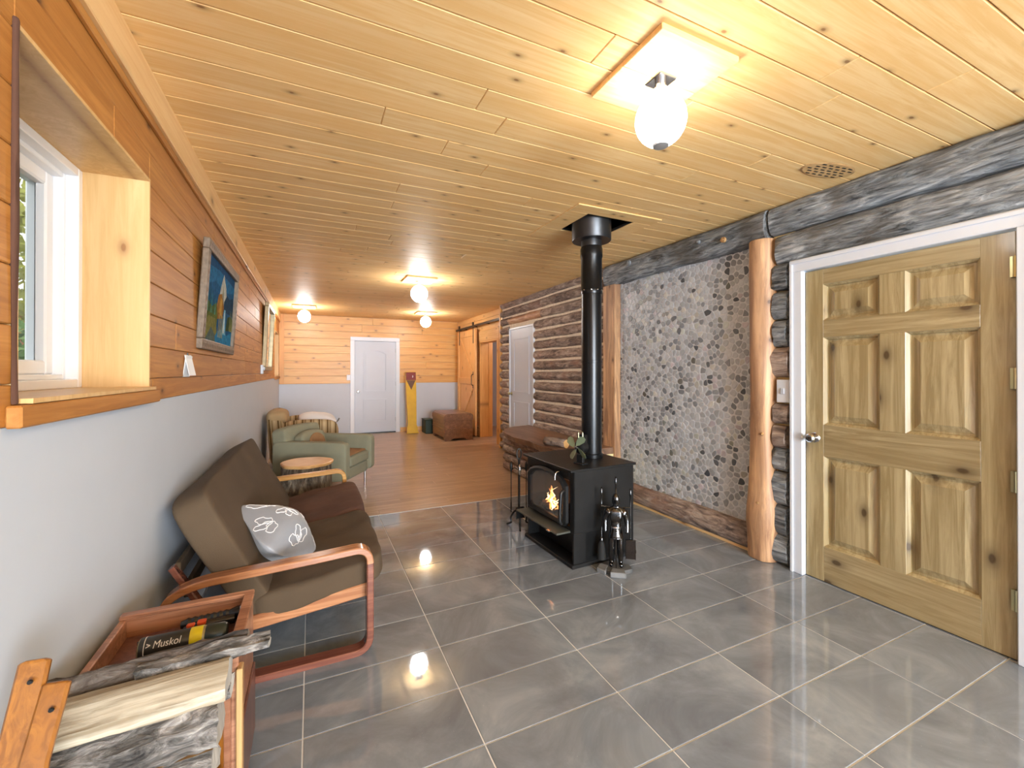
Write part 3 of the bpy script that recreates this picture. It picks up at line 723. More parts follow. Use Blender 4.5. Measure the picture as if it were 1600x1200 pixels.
# hallway behind the opening
wh = obj('wall_hallway', (lambda b: (bx(b, 4.6, 4.7, 6.9, 10.1, -.1, 2.7), bx(b, 3.34, 4.7, 6.8, 6.9, -.1, 2.7), bx(b, 3.34, 4.7, 10.0, 10.1, -.1, 2.7), bx(b, 3.34, 4.7, 6.9, 10.0, 2.45, 2.55), b)[-1])(bmesh.new()), plain('hall_plaster', srgb(204, 170, 150), .8)); wh['kind'] = 'structure'
obj('hall_floor', box(3.3, 4.6, 6.9, 10.0, -.02, 0), M['vinylplank'], wh)
obj('hall_baseboard', box(4.58, 4.6, 6.9, 10.0, 0, .12), M['white'], wh)
obj('hall_post', box(3.38, 3.47, 8.40, 8.52, 0, 2.45, .004), M['pine_v'], wh)
hl_ = bpy.data.lights.new('hall_fill', 'POINT'); hl_.energy = 12; hl_.shadow_soft_size = .1; ho_ = bpy.data.objects.new('hall_fill', hl_); ho_.location = (4.0, 7.5, 2.25); COL.objects.link(ho_)  # unseen fill light added to brighten the dark hallway
# barn door
bd = thing('barn_door', 'pine sliding barn door with diagonal brace hung on black track', 'door', (3.12, 9.06, .02))
DW, DH, DTk = 1.20, 2.25, .035
for i in range(6): plank('board', bd, 0, .022, -DW/2 + i*DW/6 + .001, -DW/2 + (i+1)*DW/6 - .001, 0, DH, M['barn'], .003)
for a, c_ in ((-DW/2, -DW/2 + .12), (DW/2 - .12, DW/2)): plank('stile', bd, -.02, 0, a, c_, 0, DH, M['barn'], .003)
for z_ in (0, 1.08, DH - .14): plank('rail', bd, -.02, 0, -DW/2 + .12, DW/2 - .12, z_, z_ + .14, M['barn'], .003)
for (z0, z1) in ((1.22, DH - .14), (.14, 1.08)):
    yl, yh = (-DW/2 + .12, DW/2 - .12) if z0 > 1 else (DW/2 - .12, -DW/2 + .12)
    L = math.hypot(DW - .24, z1 - z0); an = math.atan2(z1 - z0, yh - yl)
    obj('brace', box(-.018, 0, -L/2 + .04, L/2 - .04, -.05, .05, .003), M['barn'], bd, (0, 0, (z0 + z1)/2), (an, 0, 0))
obj('door_pull', (lambda b: (sweep(smoothpath([(-.02, -.47, 1.05), (-.06, -.47, 1.08), (-.06, -.47, 1.27), (-.02, -.47, 1.30)], .02), circ(.008), b, up=(0, 1, 0)), bx(b, -.026, -.02, -.49, -.45, 1.0, 1.07, .002), bx(b, -.026, -.02, -.49, -.45, 1.28, 1.35, .002), b)[-1])(bmesh.new()), M['wrought'], bd, smooth=.8)
bt = thing('barn_door_track', 'black iron sliding door rail fixed across pine wall', 'rail', (3.10, 8.35, 2.33))
obj('rail', box(-.012, .0, -1.33, 1.40, -.022, .022, .002), M['wrought'], bt)
for yy in (-1.1, -.45, .25, .9, 1.3): obj('standoff', lathe([(0, 0), (.016, 0), (.016, .1), (0, .1)], 12), M['wrought'], bt, (-.008, yy, 0), (0, pi/2, 0), smooth=.7)
obj('end_stop', box(-.03, .02, -1.36, -1.32, -.04, .04, .004), M['chrome'], bt)
for yy in (9.06 - .48, 9.06 + .45):
    h_ = obj('hanger', box(-.012, -.006, yy - 9.06 - .02, yy - 9.06 + .02, 1.95, 2.34, .002), M['wrought'], bd, (-.014, 0, 0))
    obj('wheel', lathe([(0, -.01), (.04, -.01), (.034, 0), (.04, .01), (0, .01)], 18), M['wrought'], bd, (-.026, yy - 9.06, 2.362), (0, pi/2, 0), smooth=.7)

# ---- pine entrance door (door_1)
d1 = structure('door_1')
obj('door_frame', (lambda b: (bx(b, 2.995, 3.12, DY1 + .002, DY1 + .085, 0, DT + .005, .004), bx(b, 2.995, 3.12, DY0 - .09, DY0 - .005, 0, DT + .005, .004), bx(b, 2.995, 3.12, DY0 - .09, DY1 + .085, DT + .005, DT + .09, .004),
    bx(b, 2.985, 2.995, DY1 + .06, DY1 + .08, 0, DT + .06, .003), bx(b, 2.985, 2.995, DY0 - .085, DY0 - .065, 0, DT + .06, .003), bx(b, 2.985, 2.995, DY0 - .085, DY1 + .08, DT + .06, DT + .083, .003), b)[-1])(bmesh.new()), M['white'], d1)
SX0, SX1 = 3.03, 3.07
yl = [DY0 + .005, .955, 1.254, 1.376, 1.682, DY1 - .003]   # stile/panel boundaries
yl[1] -= .0
Z_ = [.005, .232, .820, 1.025, 1.595, 1.708, 1.942, DT - .003]
sl = lambda nm, a, c_, z0, z1, m_: plank(nm, d1, SX0, SX1, a, c_, z0, z1, m_, .0015)
sl('stile', yl[0], yl[1], Z_[0], Z_[7], M['doorpine']); sl('stile', yl[4], yl[5], Z_[0], Z_[7], M['doorpine'])
for (z0, z1) in ((Z_[0], Z_[1]), (Z_[2], Z_[3]), (Z_[4], Z_[5]), (Z_[6], Z_[7])): sl('rail', yl[1], yl[4], z0, z1, M['doorpine_h'])
for (z0, z1) in ((Z_[1], Z_[2]), (Z_[3], Z_[4]), (Z_[5], Z_[6])):
    sl('mullion', yl[2], yl[3], z0, z1, M['doorpine'])
    for (a, c_) in ((yl[1], yl[2]), (yl[3], yl[4])):
        b = bmesh.new(); R = [(.0, 3.034), (.014, 3.046), (.016, 3.056), (.028, 3.056), (.062, 3.040), (.064, 3.040)]
        rings = []
        for (ins, xx) in R: rings.append([b.verts.new((xx, *q)) for q in ((a + ins, z0 + ins), (c_ - ins, z0 + ins), (c_ - ins, z1 - ins), (a + ins, z1 - ins))])
        for A_, B_ in zip(rings, rings[1:]):
            for k_ in range(4): b.faces.new((A_[k_], A_[(k_+1) % 4], B_[(k_+1) % 4], B_[k_]))
        b.faces.new(rings[-1])
        ctr = Vector((3.05, (a + c_)/2, (z0 + z1)/2)); bmesh.ops.translate(b, vec=-ctr, verts=b.verts)
        obj('raised_panel', b, M['doorpine'], d1, ctr)
obj('door_threshold', box(3.035, 3.12, DY0 - .004, DY1 + .001, 0, .004), M['blackplastic'], d1)
obj('door_back', box(3.062, 3.075, yl[0] + .01, yl[5] - .01, .02, DT - .01), M['doorpine'], d1)
obj('door_knob', lathe([(0, 0), (.034, 0), (.034, .005), (.03, .01), (.013, .014), (.013, .03), (.022, .036), (.029, .046), (.029, .058), (.02, .068), (0, .07)], 24), M['chrome'], d1, (3.03, 1.735, .935), (0, -pi/2, 0), smooth=.6)
for z_ in (.24, .80, 1.29, 1.82):
    hb = bmesh.new(); bx(hb, 3.012, 3.03, DY0 - .012, DY0 + .02, z_, z_ + .1, .001); lathe([(0, 0), (.007, 0), (.007, .1), (0, .1)], 10, Matrix.Translation((3.014, DY0 + .003, z_)), hb)
    if z_ != .80 or True: obj('hinge', hb, M['brassy'], d1)

# wall_near behind the camera, its window invented to let the fill light in
GX0, GX1, GZ0, GZ1 = -.35, 2.95, .3, 2.4
wn = obj('wall_near', (lambda b: (bx(b, XL - .3, GX0, YN - .2, YN, -.1, ZC + .1), bx(b, GX1, 3.3, YN - .2, YN, -.1, ZC + .1), bx(b, GX0, GX1, YN - .2, YN, -.1, GZ0), bx(b, GX0, GX1, YN - .2, YN, GZ1, ZC + .1), b)[-1])(bmesh.new()), M['drywall']); wn['kind'] = 'structure'
w3 = structure('added_window')
b = bmesh.new()
for xx in (GX0, 1.27, GX1 - .06): bx(b, xx, xx + .06, YN - .12, YN - .04, GZ0, GZ1, .004)
for z_ in (GZ0, GZ1 - .06): bx(b, GX0, GX1, YN - .12, YN - .04, z_, z_ + .06, .004)
obj('window_frame', b, M['vinyl'], w3)
# outside
gr = obj('ground', box(-14, 14, -16, 16, -.6, -.3), M['soil']); gr['kind'] = 'structure'
def bush(name, x, y, z, rx, ry, rz, n, m, label, seed, size=.05):
    rnd = random.Random(seed); V, F = [], []
    for i in range(n):
        while True:
            p = Vector((rnd.uniform(-1, 1), rnd.uniform(-1, 1), rnd.uniform(-1, 1)))
            if .3 < p.length < 1: break
        c_ = Vector((p.x * rx, p.y * ry, p.z * rz)); a = Vector((rnd.gauss(0, 1), rnd.gauss(0, 1), rnd.gauss(0, 1))).normalized(); s_ = a.orthogonal().normalized(); L = size * rnd.uniform(.7, 1.4)
        o_ = len(V); V += [c_ - a*L, c_ + s_*L*.4, c_ + a*L, c_ - s_*L*.4]; F.append((o_, o_+1, o_+2, o_+3))
    me = bpy.data.meshes.new(name); me.from_pydata(V, [], F); t = thing(name, label, 'shrub', (x, y, -.3))
    obj('foliage', me, m, t, (0, 0, z + .3), kind='stuff'); obj('stem', lathe([(.03, 0), (.02, z + .3), (0, z + .3)], 8), M['trunk'], t)
bush('garden_shrub', -1.95, 4.25, 1.35, .45, .6, .42, 1900, M['leaf'], 'low green shrub outside the near window', 1, .04)
bush('garden_shrub', -3.1, 6.6, 2.9, .9, 1.2, 1.1, 2600, M['leafy'], 'tall yellow green shrub outside the near window behind low shrub', 2, .07)
bush('garden_shrub', -3.6, 4.0, 1.9, .8, 1.0, 1.1, 2200, M['leaf'], 'broad green shrub outside the near window, farthest from the house', 3, .07)
bush('garden_shrub', -4.6, 1.6, 2.0, .9, 1.3, 1.2, 2200, M['leafy'], 'wide yellow green shrub outside the near window, hidden behind its frame', 4, .08)
b = bmesh.new()
tw = thing('timber_wall', 'orange timber garden wall outside the near window', 'fence', (-2.2, 8.3, -.3))
for i in range(14): plank('board', tw, -1.0 + .0, -.96, -1.6 + i * .2, -1.6 + i * .2 + .19, 0, 2.5 - .03 * (i % 3), M['trunk'], .004)

# ================================================================== OBJECTS
# ---- wood stove
SX, SY = 1.655, 2.53      # near front corner
st = thing('wood_stove', 'black steel wood stove with arched glass door and fire burning', 'stove', (SX, SY, 0), radians(2.0))
SD, SW = .545, .66        # depth (x), width (y)
obj('firebox', (lambda b: (bx(b, .0, SD, 0, .006, .24, .672, .002), bx(b, .0, SD, SW - .006, SW, .24, .672, .002), bx(b, SD - .006, SD, 0, SW, .24, .672, .002), bx(b, 0, SD, 0, SW, .235, .245, .002),
   bx(b, .0, .012, 0, .05, .24, .672, .002), bx(b, 0, .012, SW - .05, SW, .24, .672, .002), bx(b, 0, .012, .05, SW - .05, .60, .672, .002), bx(b, 0, .012, .05, SW - .05, .24, .275, .002), b)[-1])(bmesh.new()), M['iron'], st)
obj('fire_bricks', (lambda b: (bx(b, .15, .16, .02, SW - .02, .25, .66), bx(b, .02, .15, .02, .03, .25, .66), bx(b, .02, .15, SW - .03, SW - .02, .25, .66), bx(b, .02, .15, .02, SW - .02, .246, .256), b)[-1])(bmesh.new()), M['firebrick'], st)
obj('top_plate', box(-.035, SD + .012, -.018, SW + .018, .672, .690, .003), M['iron'], st)
obj('pedestal', (lambda b: (bx(b, .10, SD, .0, SW, .03, .236, .003), bx(b, .0, SD, 0, .02, .02, .236, .002), bx(b, .0, SD, SW - .02, SW, .02, .236, .002), b)[-1])(bmesh.new()), M['iron'], st)
obj('plinth', box(-.02, SD + .02, -.012, SW + .012, 0, .028, .004), M['ironrough'], st)
obj('ash_lip', (lambda b: bx(b, -.115, .01, .04, SW - .02, .235, .250, .003))(bmesh.new()), M['steelgrey'], st)
# arched door frame: local plane x<0 ; outline in (y,z)
def archring(y0, y1, z0, z1, rise, cham):
    pts = [(y0 + cham, z0), (y1 - cham, z0), (y1, z0 + cham), (y1, z1 - rise)]
    n_ = 12
    for i in range(1, n_):
        t_ = i / n_; s_ = sin(pi * t_)**.6; pts.append((y1 + (y0 - y1) * t_, z1 - rise + rise * s_))
    pts += [(y0, z1 - rise), (y0, z0 + cham)]; return pts
O_ = archring(.06, SW - .05, .27, .645, .085, .03); I_ = archring(.10, SW - .09, .305, .61, .075, .025)
b = bmesh.new(); n_ = len(O_)
V = [[b.verts.new((x, *p)) for p in q] for q, x in ((O_, -.002), (O_, -.026), ([(o[0]*.55+i_[0]*.45, o[1]*.55+i_[1]*.45) for o, i_ in zip(O_, I_)], -.038), (I_, -.026), (I_, -.002))]
for a in range(4):
    for j in range(n_): b.faces.new((V[a][j], V[a][(j+1) % n_], V[a+1][(j+1) % n_], V[a+1][j]))
dd = obj('stove_door', b, M['ironrough'], st, smooth=.6)
b = prism(bmesh.new(), I_, 0, .004); bmesh.ops.transform(b, matrix=Matrix(((0, 0, 1, -.014), (1, 0, 0, 0), (0, 1, 0, 0), (0, 0, 0, 1))), verts=b.verts)
obj('glass_pane', b, M['sglass'], dd)
hd = obj('door_handle', sweep(smoothpath([(-.04, .065, .53), (-.065, .062, .52), (-.075, .062, .40), (-.075, .062, .32), (-.06, .062, .30)], .03), circ(.012, 10), up=(0, 1, 0)), M['iron'], st, smooth=.8)
obj('draft_lever', sweep([(-.03, .12, .655), (-.06, .12, .655), (-.075, .12, .64), (-.078, .12, .60)], circ(.004), up=(0, 1, 0)), M['chrome'], st, smooth=.8)
obj('lip_catch', box(-.13, -.112, .12, .16, .236, .246, .002), M['chrome'], st)
# burning logs and flames
for i, (yy, zz_, a) in enumerate(((.27, .275, .1), (.34, .285, -.25), (.30, .315, .5))):
    obj('burning_log', logmesh(.26, .022, 60 + i, seg=10, step=.04), M['barkd_x'], st, (.07, yy + .06, zz_ + .02), (0, 0, a), smooth=1.2)
rnd = random.Random(5)
for i in range(22):
    h = rnd.uniform(.09, .16); yy = .36 + rnd.uniform(-.075, .075); h *= max(.35, 1 - abs(yy - .36) * 9) * 1.35
    w_ = rnd.uniform(.006, .011); path = [(.05 + rnd.uniform(-.02, .03), yy + rnd.uniform(-.008, .008) * k_ , .31 + h * k_ / 5) for k_ in range(6)]
    obj('flame', sweep(path, circ(w_, 7), scale=[.55, 1, .85, .6, .35, .04], up=(0, 1, 0)), M['flame'] if i % 3 else M['flamec'], st, smooth=3)
# ---- stove pipe
px, py = 2.03, 2.845
sp = thing('stove_pipe', 'black stovepipe rising from wood stove to square ceiling opening', 'stovepipe', (px, py, .690))
H0 = .690
obj('lower_section', lathe([(.082, 0), (.088, .002), (.088, .03), (.080, .035), (.080, .75), (.083, .752), (.083, .77), (.080, .772), (.080, 1.32)], 32), M['pipe'], sp, smooth=.6)
obj('upper_section', lathe([(.084, 1.30), (.086, 1.31), (.086, 1.34), (.083, 1.345), (.083, 1.58), (.088, 1.60), (.088, 1.66), (.080, 1.68), (.080, 1.74)], 32), M['pipe'], sp, smooth=.6)
obj('pipe_seam', box(-.002, .002, -.0825, -.080, .78, 1.28), M['pipedark'], sp, (0, 0, 0), (0, 0, -.5))
for a in (.4, -1.0, -2.2, -1.6, -2.9): obj('screw', lathe([(0, 0), (.006, 0), (.005, .004), (0, .005)], 8), M['chrome'], sp, (.086 * cos(a), .086 * sin(a), 1.325), (0, pi/2, a))
obj('support_box', lathe([(.085, 1.725), (.152, 1.725), (.155, 1.73), (.155, 2.0), (.085, 2.0)], 36), M['pipedark'], sp, smooth=.6)
obj('pipe_adapter', lathe([(.076, 1.66), (.082, 1.68), (.080, 1.73), (.076, 1.735)], 32), M['chrome' if False else 'pipedark'], sp, smooth=.6)
# ceiling trim boards round the chimney opening
hf = structure('trim_6')
q = (1.70, 2.47, 2.53, 3.30)
plank('trim_board', hf, q[0], q[1], q[2], HY0, ZC - .008, ZC, M['ceil']); plank('trim_board', hf, q[0], q[1], HY1, q[3], ZC - .008, ZC, M['ceil'])
plank('trim_board', hf, q[0], HX0, HY0, HY1, ZC - .008, ZC, M['ceil']); plank('trim_board', hf, HX1, q[1], HY0, HY1, ZC - .008, ZC, M['ceil'])
# ---- stove fan
sf = thing('stove_fan', 'small heat powered fan with green blades on stove top', 'fan', (1.80, 2.66, .690), radians(15))
obj('base', (lambda b: (bx(b, -.03, .03, -.045, .045, 0, .012, .003), bx(b, -.012, .012, -.03, .03, .012, .07, .003), b)[-1])(bmesh.new()), M['ironrough'], sf)
obj('motor_housing', lathe([(.0, -.035), (.035, -.035), (.048, -.025), (.048, .025), (.035, .035), (.0, .035)], 20), M['iron'], sf, (.01, 0, .125), (0, pi/2, 0), smooth=.7)
for i in range(5): obj('fin', box(.0, .04, -.03 + i * .014, -.026 + i * .014, .15, .215, .001), M['iron'], sf)
obj('wire_loop', sweep(smoothpath([(.0, -.02, .16), (0, -.02, .24), (0, .02, .24), (0, .02, .16)], .012), circ(.003, 6), up=(1, 0, 0)), M['brassy'], sf, smooth=.8)
GB = plain('green_blade', srgb(128, 140, 112), .35, .5)
for i in range(4):
    a = i * pi/2 + .55
    pts_ = [(.008, .01), (-.012, .03), (-.034, .07), (-.032, .098), (-.008, .106), (.018, .09), (.022, .05), (.012, .015)]
    b = prism(bmesh.new(), pts_, -.001, .001); bmesh.ops.transform(b, matrix=Matrix.Rotation(.45, 4, 'Y'), verts=b.verts)
    o_ = obj('blade', b, GB, sf, (-.045, 0, .125)); o_.rotation_euler = (Matrix.Rotation(a, 4, 'X') @ Matrix.Rotation(pi/2, 4, 'Z') @ Matrix.Rotation(pi/2, 4, 'X')).to_euler()
    b = None
obj('hub', lathe([(0, -.012), (.012, -.01), (.014, .01), (0, .014)], 14), M['chrome'], sf, (-.045, 0, .125), (0, -pi/2, 0), smooth=.7)

# ---- slab bench and its log front
sb = thing('log_bench', 'low bench with live-edge slab top over brown half logs by log wall', 'bench', (2.45, 4.75, 0))
pts_ = [(-.10, -.95), (-.13, -.5), (-.09, -.2), (-.12, .15), (-.10, .45), (-.02, .75), (.10, .95), (.30, 1.12), (.62, 1.2), (.62, -.95)]
b = prism(bmesh.new(), pts_, .47, .54)
bmesh.ops.subdivide_edges(b, edges=[e for e in b.edges if abs(e.verts[0].co.z - e.verts[1].co.z) < 1e-4], cuts=3)
for v in b.verts:
    nn = noise.noise(v.co * 6); 
    if v.co.x < .5: v.co.x += nn * .02 + (.02 if v.co.z < .5 else 0)
obj('slab_top', b, M['slab'], sb)
b = bmesh.new()
for i in range(4):
    obj('half_log', logmesh(1.9, .058, 120 + i, .05, seg=14, step=.07, amp=.005, lump=.006), M['barkb'], sb, (.05, -.14, .06 + i * .117), smooth=1.3)
for i in range(4):
    obj('end_log', logmesh(.5, .056, 130 + i, .04, seg=12, step=.07, amp=.005, lump=.006, axis='X'), M['barkb'], sb, (.34, .80, .06 + i * .117), smooth=1.3)
obj('core', box(.06, .6, -.95, .78, 0, .47), M['foam'], sb)
lg = thing('cut_log', 'short peeled log lying on slab bench behind stove fan', 'log', (2.46, 4.12, .585), radians(20))
obj('bark', logmesh(.30, .048, 7, seg=16, step=.05), M['barkb'], lg, smooth=1.3)
obj('cut_face', lathe([(0, .003), (.043, .003), (.046, 0), (.046, -.01)], 18), M['stumptop'], lg, (0, -.15, 0), (pi/2, 0, 0))

# ---- knight fireside companion
kx, ky = 1.905, 2.385
kn = thing('knight_statue', 'shiny pewter knight figurine on stone slabs beside stove', 'statue', (kx, ky, 0), radians(-38))
rnd = random.Random(2)
obj('base_stone', prism(bmesh.new(), [(-.10, -.03), (-.05, -.07), (.05, -.06), (.11, -.01), (.09, .06), (-.03, .08), (-.09, .05)], 0, .028, bev=.004), M['stone'], kn)
obj('base_stone', prism(bmesh.new(), [(-.05, -.115), (.055, -.11), (.045, -.045), (-.035, -.04)], 0, .035, bev=.004), M['stonel'], kn, (.01, 0, 0))
obj('base_stone', prism(bmesh.new(), [(-.13, -.05), (-.07, -.09), (-.05, .01), (-.11, .03)], 0, .03, bev=.004), M['stonel'], kn, label='pale outlying slab')
# body: local -Y is forward
V = []; E_ = []; R_ = []
def nd(p, r, parent=None):
    V.append(p); R_.append(r)
    if parent is not None: E_.append((parent, len(V) - 1))
    return len(V) - 1
pel = nd((0, 0, .275), (.042, .034)); wa = nd((0, 0, .325), (.030, .026), pel); ch_ = nd((0, -.004, .375), (.046, .034), wa); sh_ = nd((0, 0, .415), (.044, .028), ch_); nk = nd((0, 0, .440), (.017, .017), sh_)
hd_ = nd((0, -.003, .468), (.023, .026), nk); hd2 = nd((0, 0, .498), (.016, .018), hd_)
for s_ in (-1, 1):
    a = nd((s_ * .058, 0, .412), .026, sh_); e_ = nd((s_ * .074, .004, .345), .020, a); w2 = nd((s_ * .074, -.012, .285), .017, e_); h2 = nd((s_ * .072, -.018, .262), .017, w2)
    hp = nd((s_ * .026, 0, .245), .031, pel); kn_ = nd((s_ * .029, -.006, .155), .022, hp); cf = nd((s_ * .030, .004, .11), .023, kn_); an = nd((s_ * .030, .002, .055), .015, cf); ft = nd((s_ * .036, -.034, .042), .014, an)
body = skin(V, E_, R_, 2)
obj('body', body, M['pewter'], kn, smooth=3)
obj('helmet', lathe([(.026, .0), (.028, .02), (.026, .045), (.018, .062), (.006, .07), (0, .071)], 16), M['pewter'], kn, (0, 0, .462), smooth=.8)
obj('visor', (lambda b: (prism(b, [(-.016, 0), (0, -.022), (.016, 0)], .0, .022), b)[-1])(bmesh.new()), M['pewter'], kn, (0, -.019, .470))
obj('nose_guard', box(-.003, .003, -.044, -.036, .452, .475, .001), M['pewter'], kn)
obj('plume', sweep([(0, .005, .525), (0, .012, .55), (0, .025, .56), (0, .04, .545)], circ(.007), scale=[1, .9, .8, .2], up=(1, 0, 0)), M['pewter'], kn, smooth=.9)
obj('breastplate', softbox(.086, .05, .09, .4, 5, 1, .001), M['pewter'], kn, (0, -.012, .385), smooth=3)
for s_ in (-1, 1):
    obj('shoulder_guard', lathe([(0, .02), (.016, .017), (.026, .005), (.029, -.014), (.024, -.018)], 14), M['pewter'], kn, (s_ * .056, 0, .412), (0, s_ * .5, 0), smooth=.8)
    obj('knee_guard', lathe([(0, .01), (.014, .006), (.018, -.004)], 10), M['pewter'], kn, (s_ * .026, -.016, .158), (pi/2, 0, 0), smooth=.8)
obj('tasset', lathe([(.034, .06), (.040, .04), (.052, 0), (.050, -.002), (.036, .035)], 18), M['pewter'], kn, (0, 0, .235), smooth=.8)
obj('belt', lathe([(.033, 0), (.036, .003), (.036, .012), (.033, .015)], 18), M['chrome'], kn, (0, 0, .295), smooth=.8)
obj('sword', (lambda b: (bx(b, -.004, .004, -.052, -.046, .04, .24, .001), bx(b, -.022, .022, -.054, -.044, .24, .248, .001), lathe([(.005, .248), (.005, .285), (.008, .288), (0, .295)], 8, Matrix.Translation((0, -.049, 0)), b), b)[-1])(bmesh.new()), M['pewter'], kn)
obj('tool_bar', sweep([(-.10, .03, .43), (-.03, .035, .425), (.03, .035, .425), (.10, .03, .43)], circ(.004)), M['pewter'], kn, smooth=.8)
Rk = Matrix.Rotation(radians(-38), 4, 'Z')
def kpos(x, y): v_ = Rk @ Vector((x, y, 0)); return (kx + v_.x, ky + v_.y)
def handle_prof(): return [(0, .0), (.005, .0), (.005, .05), (.009, .06), (.008, .085), (.005, .09), (.007, .10), (0, .108)]
p_ = kpos(-.098, .032); tl = thing('hearth_brush', 'dark bristled hearth brush hanging on knight statue side nearest the stove', 'fireplace tool', (p_[0], p_[1], .06), radians(-38))
obj('shaft', lathe([(0, .12), (.0035, .12), (.0035, .40), (0, .40)], 8), M['pewter'], tl); obj('handle', lathe(handle_prof(), 10), M['pewter'], tl, (0, 0, .395), smooth=.8)
obj('bristles', lathe([(0, .0), (.032, .0), (.026, .09), (.012, .13), (0, .13)], 16), M['black'], tl, smooth=.8, kind='stuff'); obj('ferrule', lathe([(.013, .12), (.015, .125), (.010, .15), (.004, .155)], 12), M['pewter'], tl, smooth=.8)
p_ = kpos(.098, .032); tl = thing('hearth_shovel', 'pewter ash shovel hanging on knight statue side nearest the log post', 'fireplace tool', (p_[0], p_[1], .075), radians(-38))
obj('shaft', lathe([(0, .14), (.0035, .14), (.0035, .385), (0, .385)], 8), M['pewter'], tl); obj('handle', lathe(handle_prof(), 10), M['pewter'], tl, (0, 0, .38), smooth=.8)
obj('scoop', (lambda b: (bx(b, -.032, .032, -.004, -.002, 0, .13, .001), bx(b, -.034, -.031, -.018, -.002, .0, .13, .001), bx(b, .031, .034, -.018, -.002, .0, .13, .001), bx(b, -.034, .034, -.018, -.002, .13, .135, .001), b)[-1])(bmesh.new()), M['pewter'], tl)
p_ = kpos(.0, .045); tl = thing('fire_poker', 'thin poker standing behind knight statue with tip above its head', 'fireplace tool', (p_[0], p_[1], .03), radians(-38))
obj('shaft', lathe([(0, .0), (.004, .01), (.004, .52), (0, .52)], 8), M['pewter'], tl); obj('handle', lathe(handle_prof(), 10), M['pewter'], tl, (0, 0, .50), smooth=.8)

# ---- wrought iron fire tool stand
fx, fy = 1.665, 3.42
fs = thing('fire_tool_stand', 'wrought iron fireplace tool stand with ring top left of stove', 'tool stand', (fx, fy, 0), radians(-20))
obj('pole', lathe([(.0, .10), (.012, .10), (.010, .2), (.010, .60), (0, .60)], 10), M['wrought'], fs, smooth=.8)
obj('ring_handle', sweep([(.020 * cos(a), .0, .645 + .045 * sin(a)) for a in [2*pi*k_/14 for k_ in range(14)]], circ(.006, 6), up=(0, 1, 0), closed=True), M['wrought'], fs, smooth=.8)
for i in range(3):
    a = i * 2*pi/3 + .5
    obj('foot', sweep(smoothpath([(0, 0, .16), (.05*cos(a), .05*sin(a), .13), (.085*cos(a), .085*sin(a), .07), (.07*cos(a), .07*sin(a), .03), (.12*cos(a), .12*sin(a), .008)], .03), circ(.009, 8)), M['wrought'], fs, smooth=.8)
    obj('hook_arm', sweep(smoothpath([(0, 0, .50), (.05*cos(a), .05*sin(a), .52), (.075*cos(a), .075*sin(a), .49), (.085*cos(a), .085*sin(a), .505)], .02), circ(.004, 6)), M['wrought'], fs, smooth=.8)
Rf = Matrix.Rotation(radians(-20), 4, 'Z')
for i, (nm, lab) in enumerate((('fire_poker', 'hooked iron poker hanging on wrought iron tool stand'), ('fire_tongs', 'iron tongs hanging on wrought iron tool stand'), ('ash_shovel', 'iron ash shovel with bright handle hanging on tool stand'))):
    a = i * 2*pi/3 + .5; v_ = Rf @ Vector((.078*cos(a), .078*sin(a), 0)); t = thing(nm, lab, 'fireplace tool', (fx + v_.x, fy + v_.y, .12), a)
    obj('shaft', lathe([(0, .05), (.004, .05), (.004, .36), (0, .36)], 8), M['wrought'], t)
    obj('handle', lathe([(0, .36), (.006, .36), (.013, .385), (.014, .42), (.006, .445), (0, .45)], 10), M['chrome' if i == 2 else 'wrought'], t, smooth=.8)
    if i == 0: obj('hook', sweep([(0, 0, .06), (0, 0, .02), (.02, 0, .0), (.03, 0, .02)], circ(.004, 6), up=(0, 1, 0)), M['wrought'], t)
    if i == 1:
        for s_ in (-1, 1): obj('jaw', sweep([(0, 0, .12), (0, s_*.02, .08), (0, s_*.022, .03), (0, s_*.004, .0)], circ(.004, 6), up=(1, 0, 0)), M['wrought'], t)
    if i == 2: obj('scoop', (lambda b: (bx(b, -.003, .0, -.035, .035, -.02, .08, .001), bx(b, -.003, .016, -.037, -.034, -.02, .08), bx(b, -.003, .016, .034, .037, -.02, .08), b)[-1])(bmesh.new()), M['wrought'], t)

# ---- ceiling lamps
def lamp(x, y, label, big, rz=0):
    t = thing('ceiling_lamp', label, 'ceiling lamp', (x, y, ZC), rz, 'white globe ceiling lamps')
    s = .19 if big else .19
    if big:
        plank('mount_board', t, -s, s, -.205, .0, -.022, 0, M['ceil'], .003); plank('mount_board', t, -s, s, .002, .205, -.022, 0, M['ceil'], .003)
    else: plank('mount_board', t, -s, s, -s, s, -.022, 0, M['ceil'], .003)
    bz = -.022
    obj('junction_box', (lambda b: bx(b, -.045, .045, -.045, .045, bz - .006, bz, .004))(bmesh.new()), M['chrome'], t)
    obj('socket', lathe([(.022, bz - .006), (.022, bz - .03), (.03, bz - .036), (.034, bz - .07), (0, bz - .07)], 20), M['chrome'], t, smooth=.6)
    R0 = .098 if big else .105; zc_ = bz - .06 - R0 * 1.0
    seg = 64; b = bmesh.new(); prof = []
    for k_ in range(21):
        a = -pi/2 + pi * k_ / 20 * .94; prof.append((R0 * cos(a), zc_ + R0 * 1.05 * sin(a)))
    prof[0] = (0, prof[0][1])
    lathe(prof, seg, None, b)
    if big:
        for v_ in b.verts:
            a = math.atan2(v_.co.y, v_.co.x); rr = 1 + .008 * cos(32 * a); v_.co.x *= rr; v_.co.y *= rr
    obj('globe', b, M['globe_n' if big else 'globe'], t, smooth=3)
    if big: obj('globe_tip', lathe([(0, -.006), (.030, -.002), (.033, .006), (0, .006)], 24), plain('frosted_tip', srgb(150, 150, 152), .5), t, (0, 0, zc_ - R0 * 1.045), smooth=.7)
lamp(1.262, 1.30, 'globe lamp nearest, ribbed glass on square pine board', True)
lamp(1.25, 5.49, 'white globe lamp in the middle of the ceiling beyond stove', False)
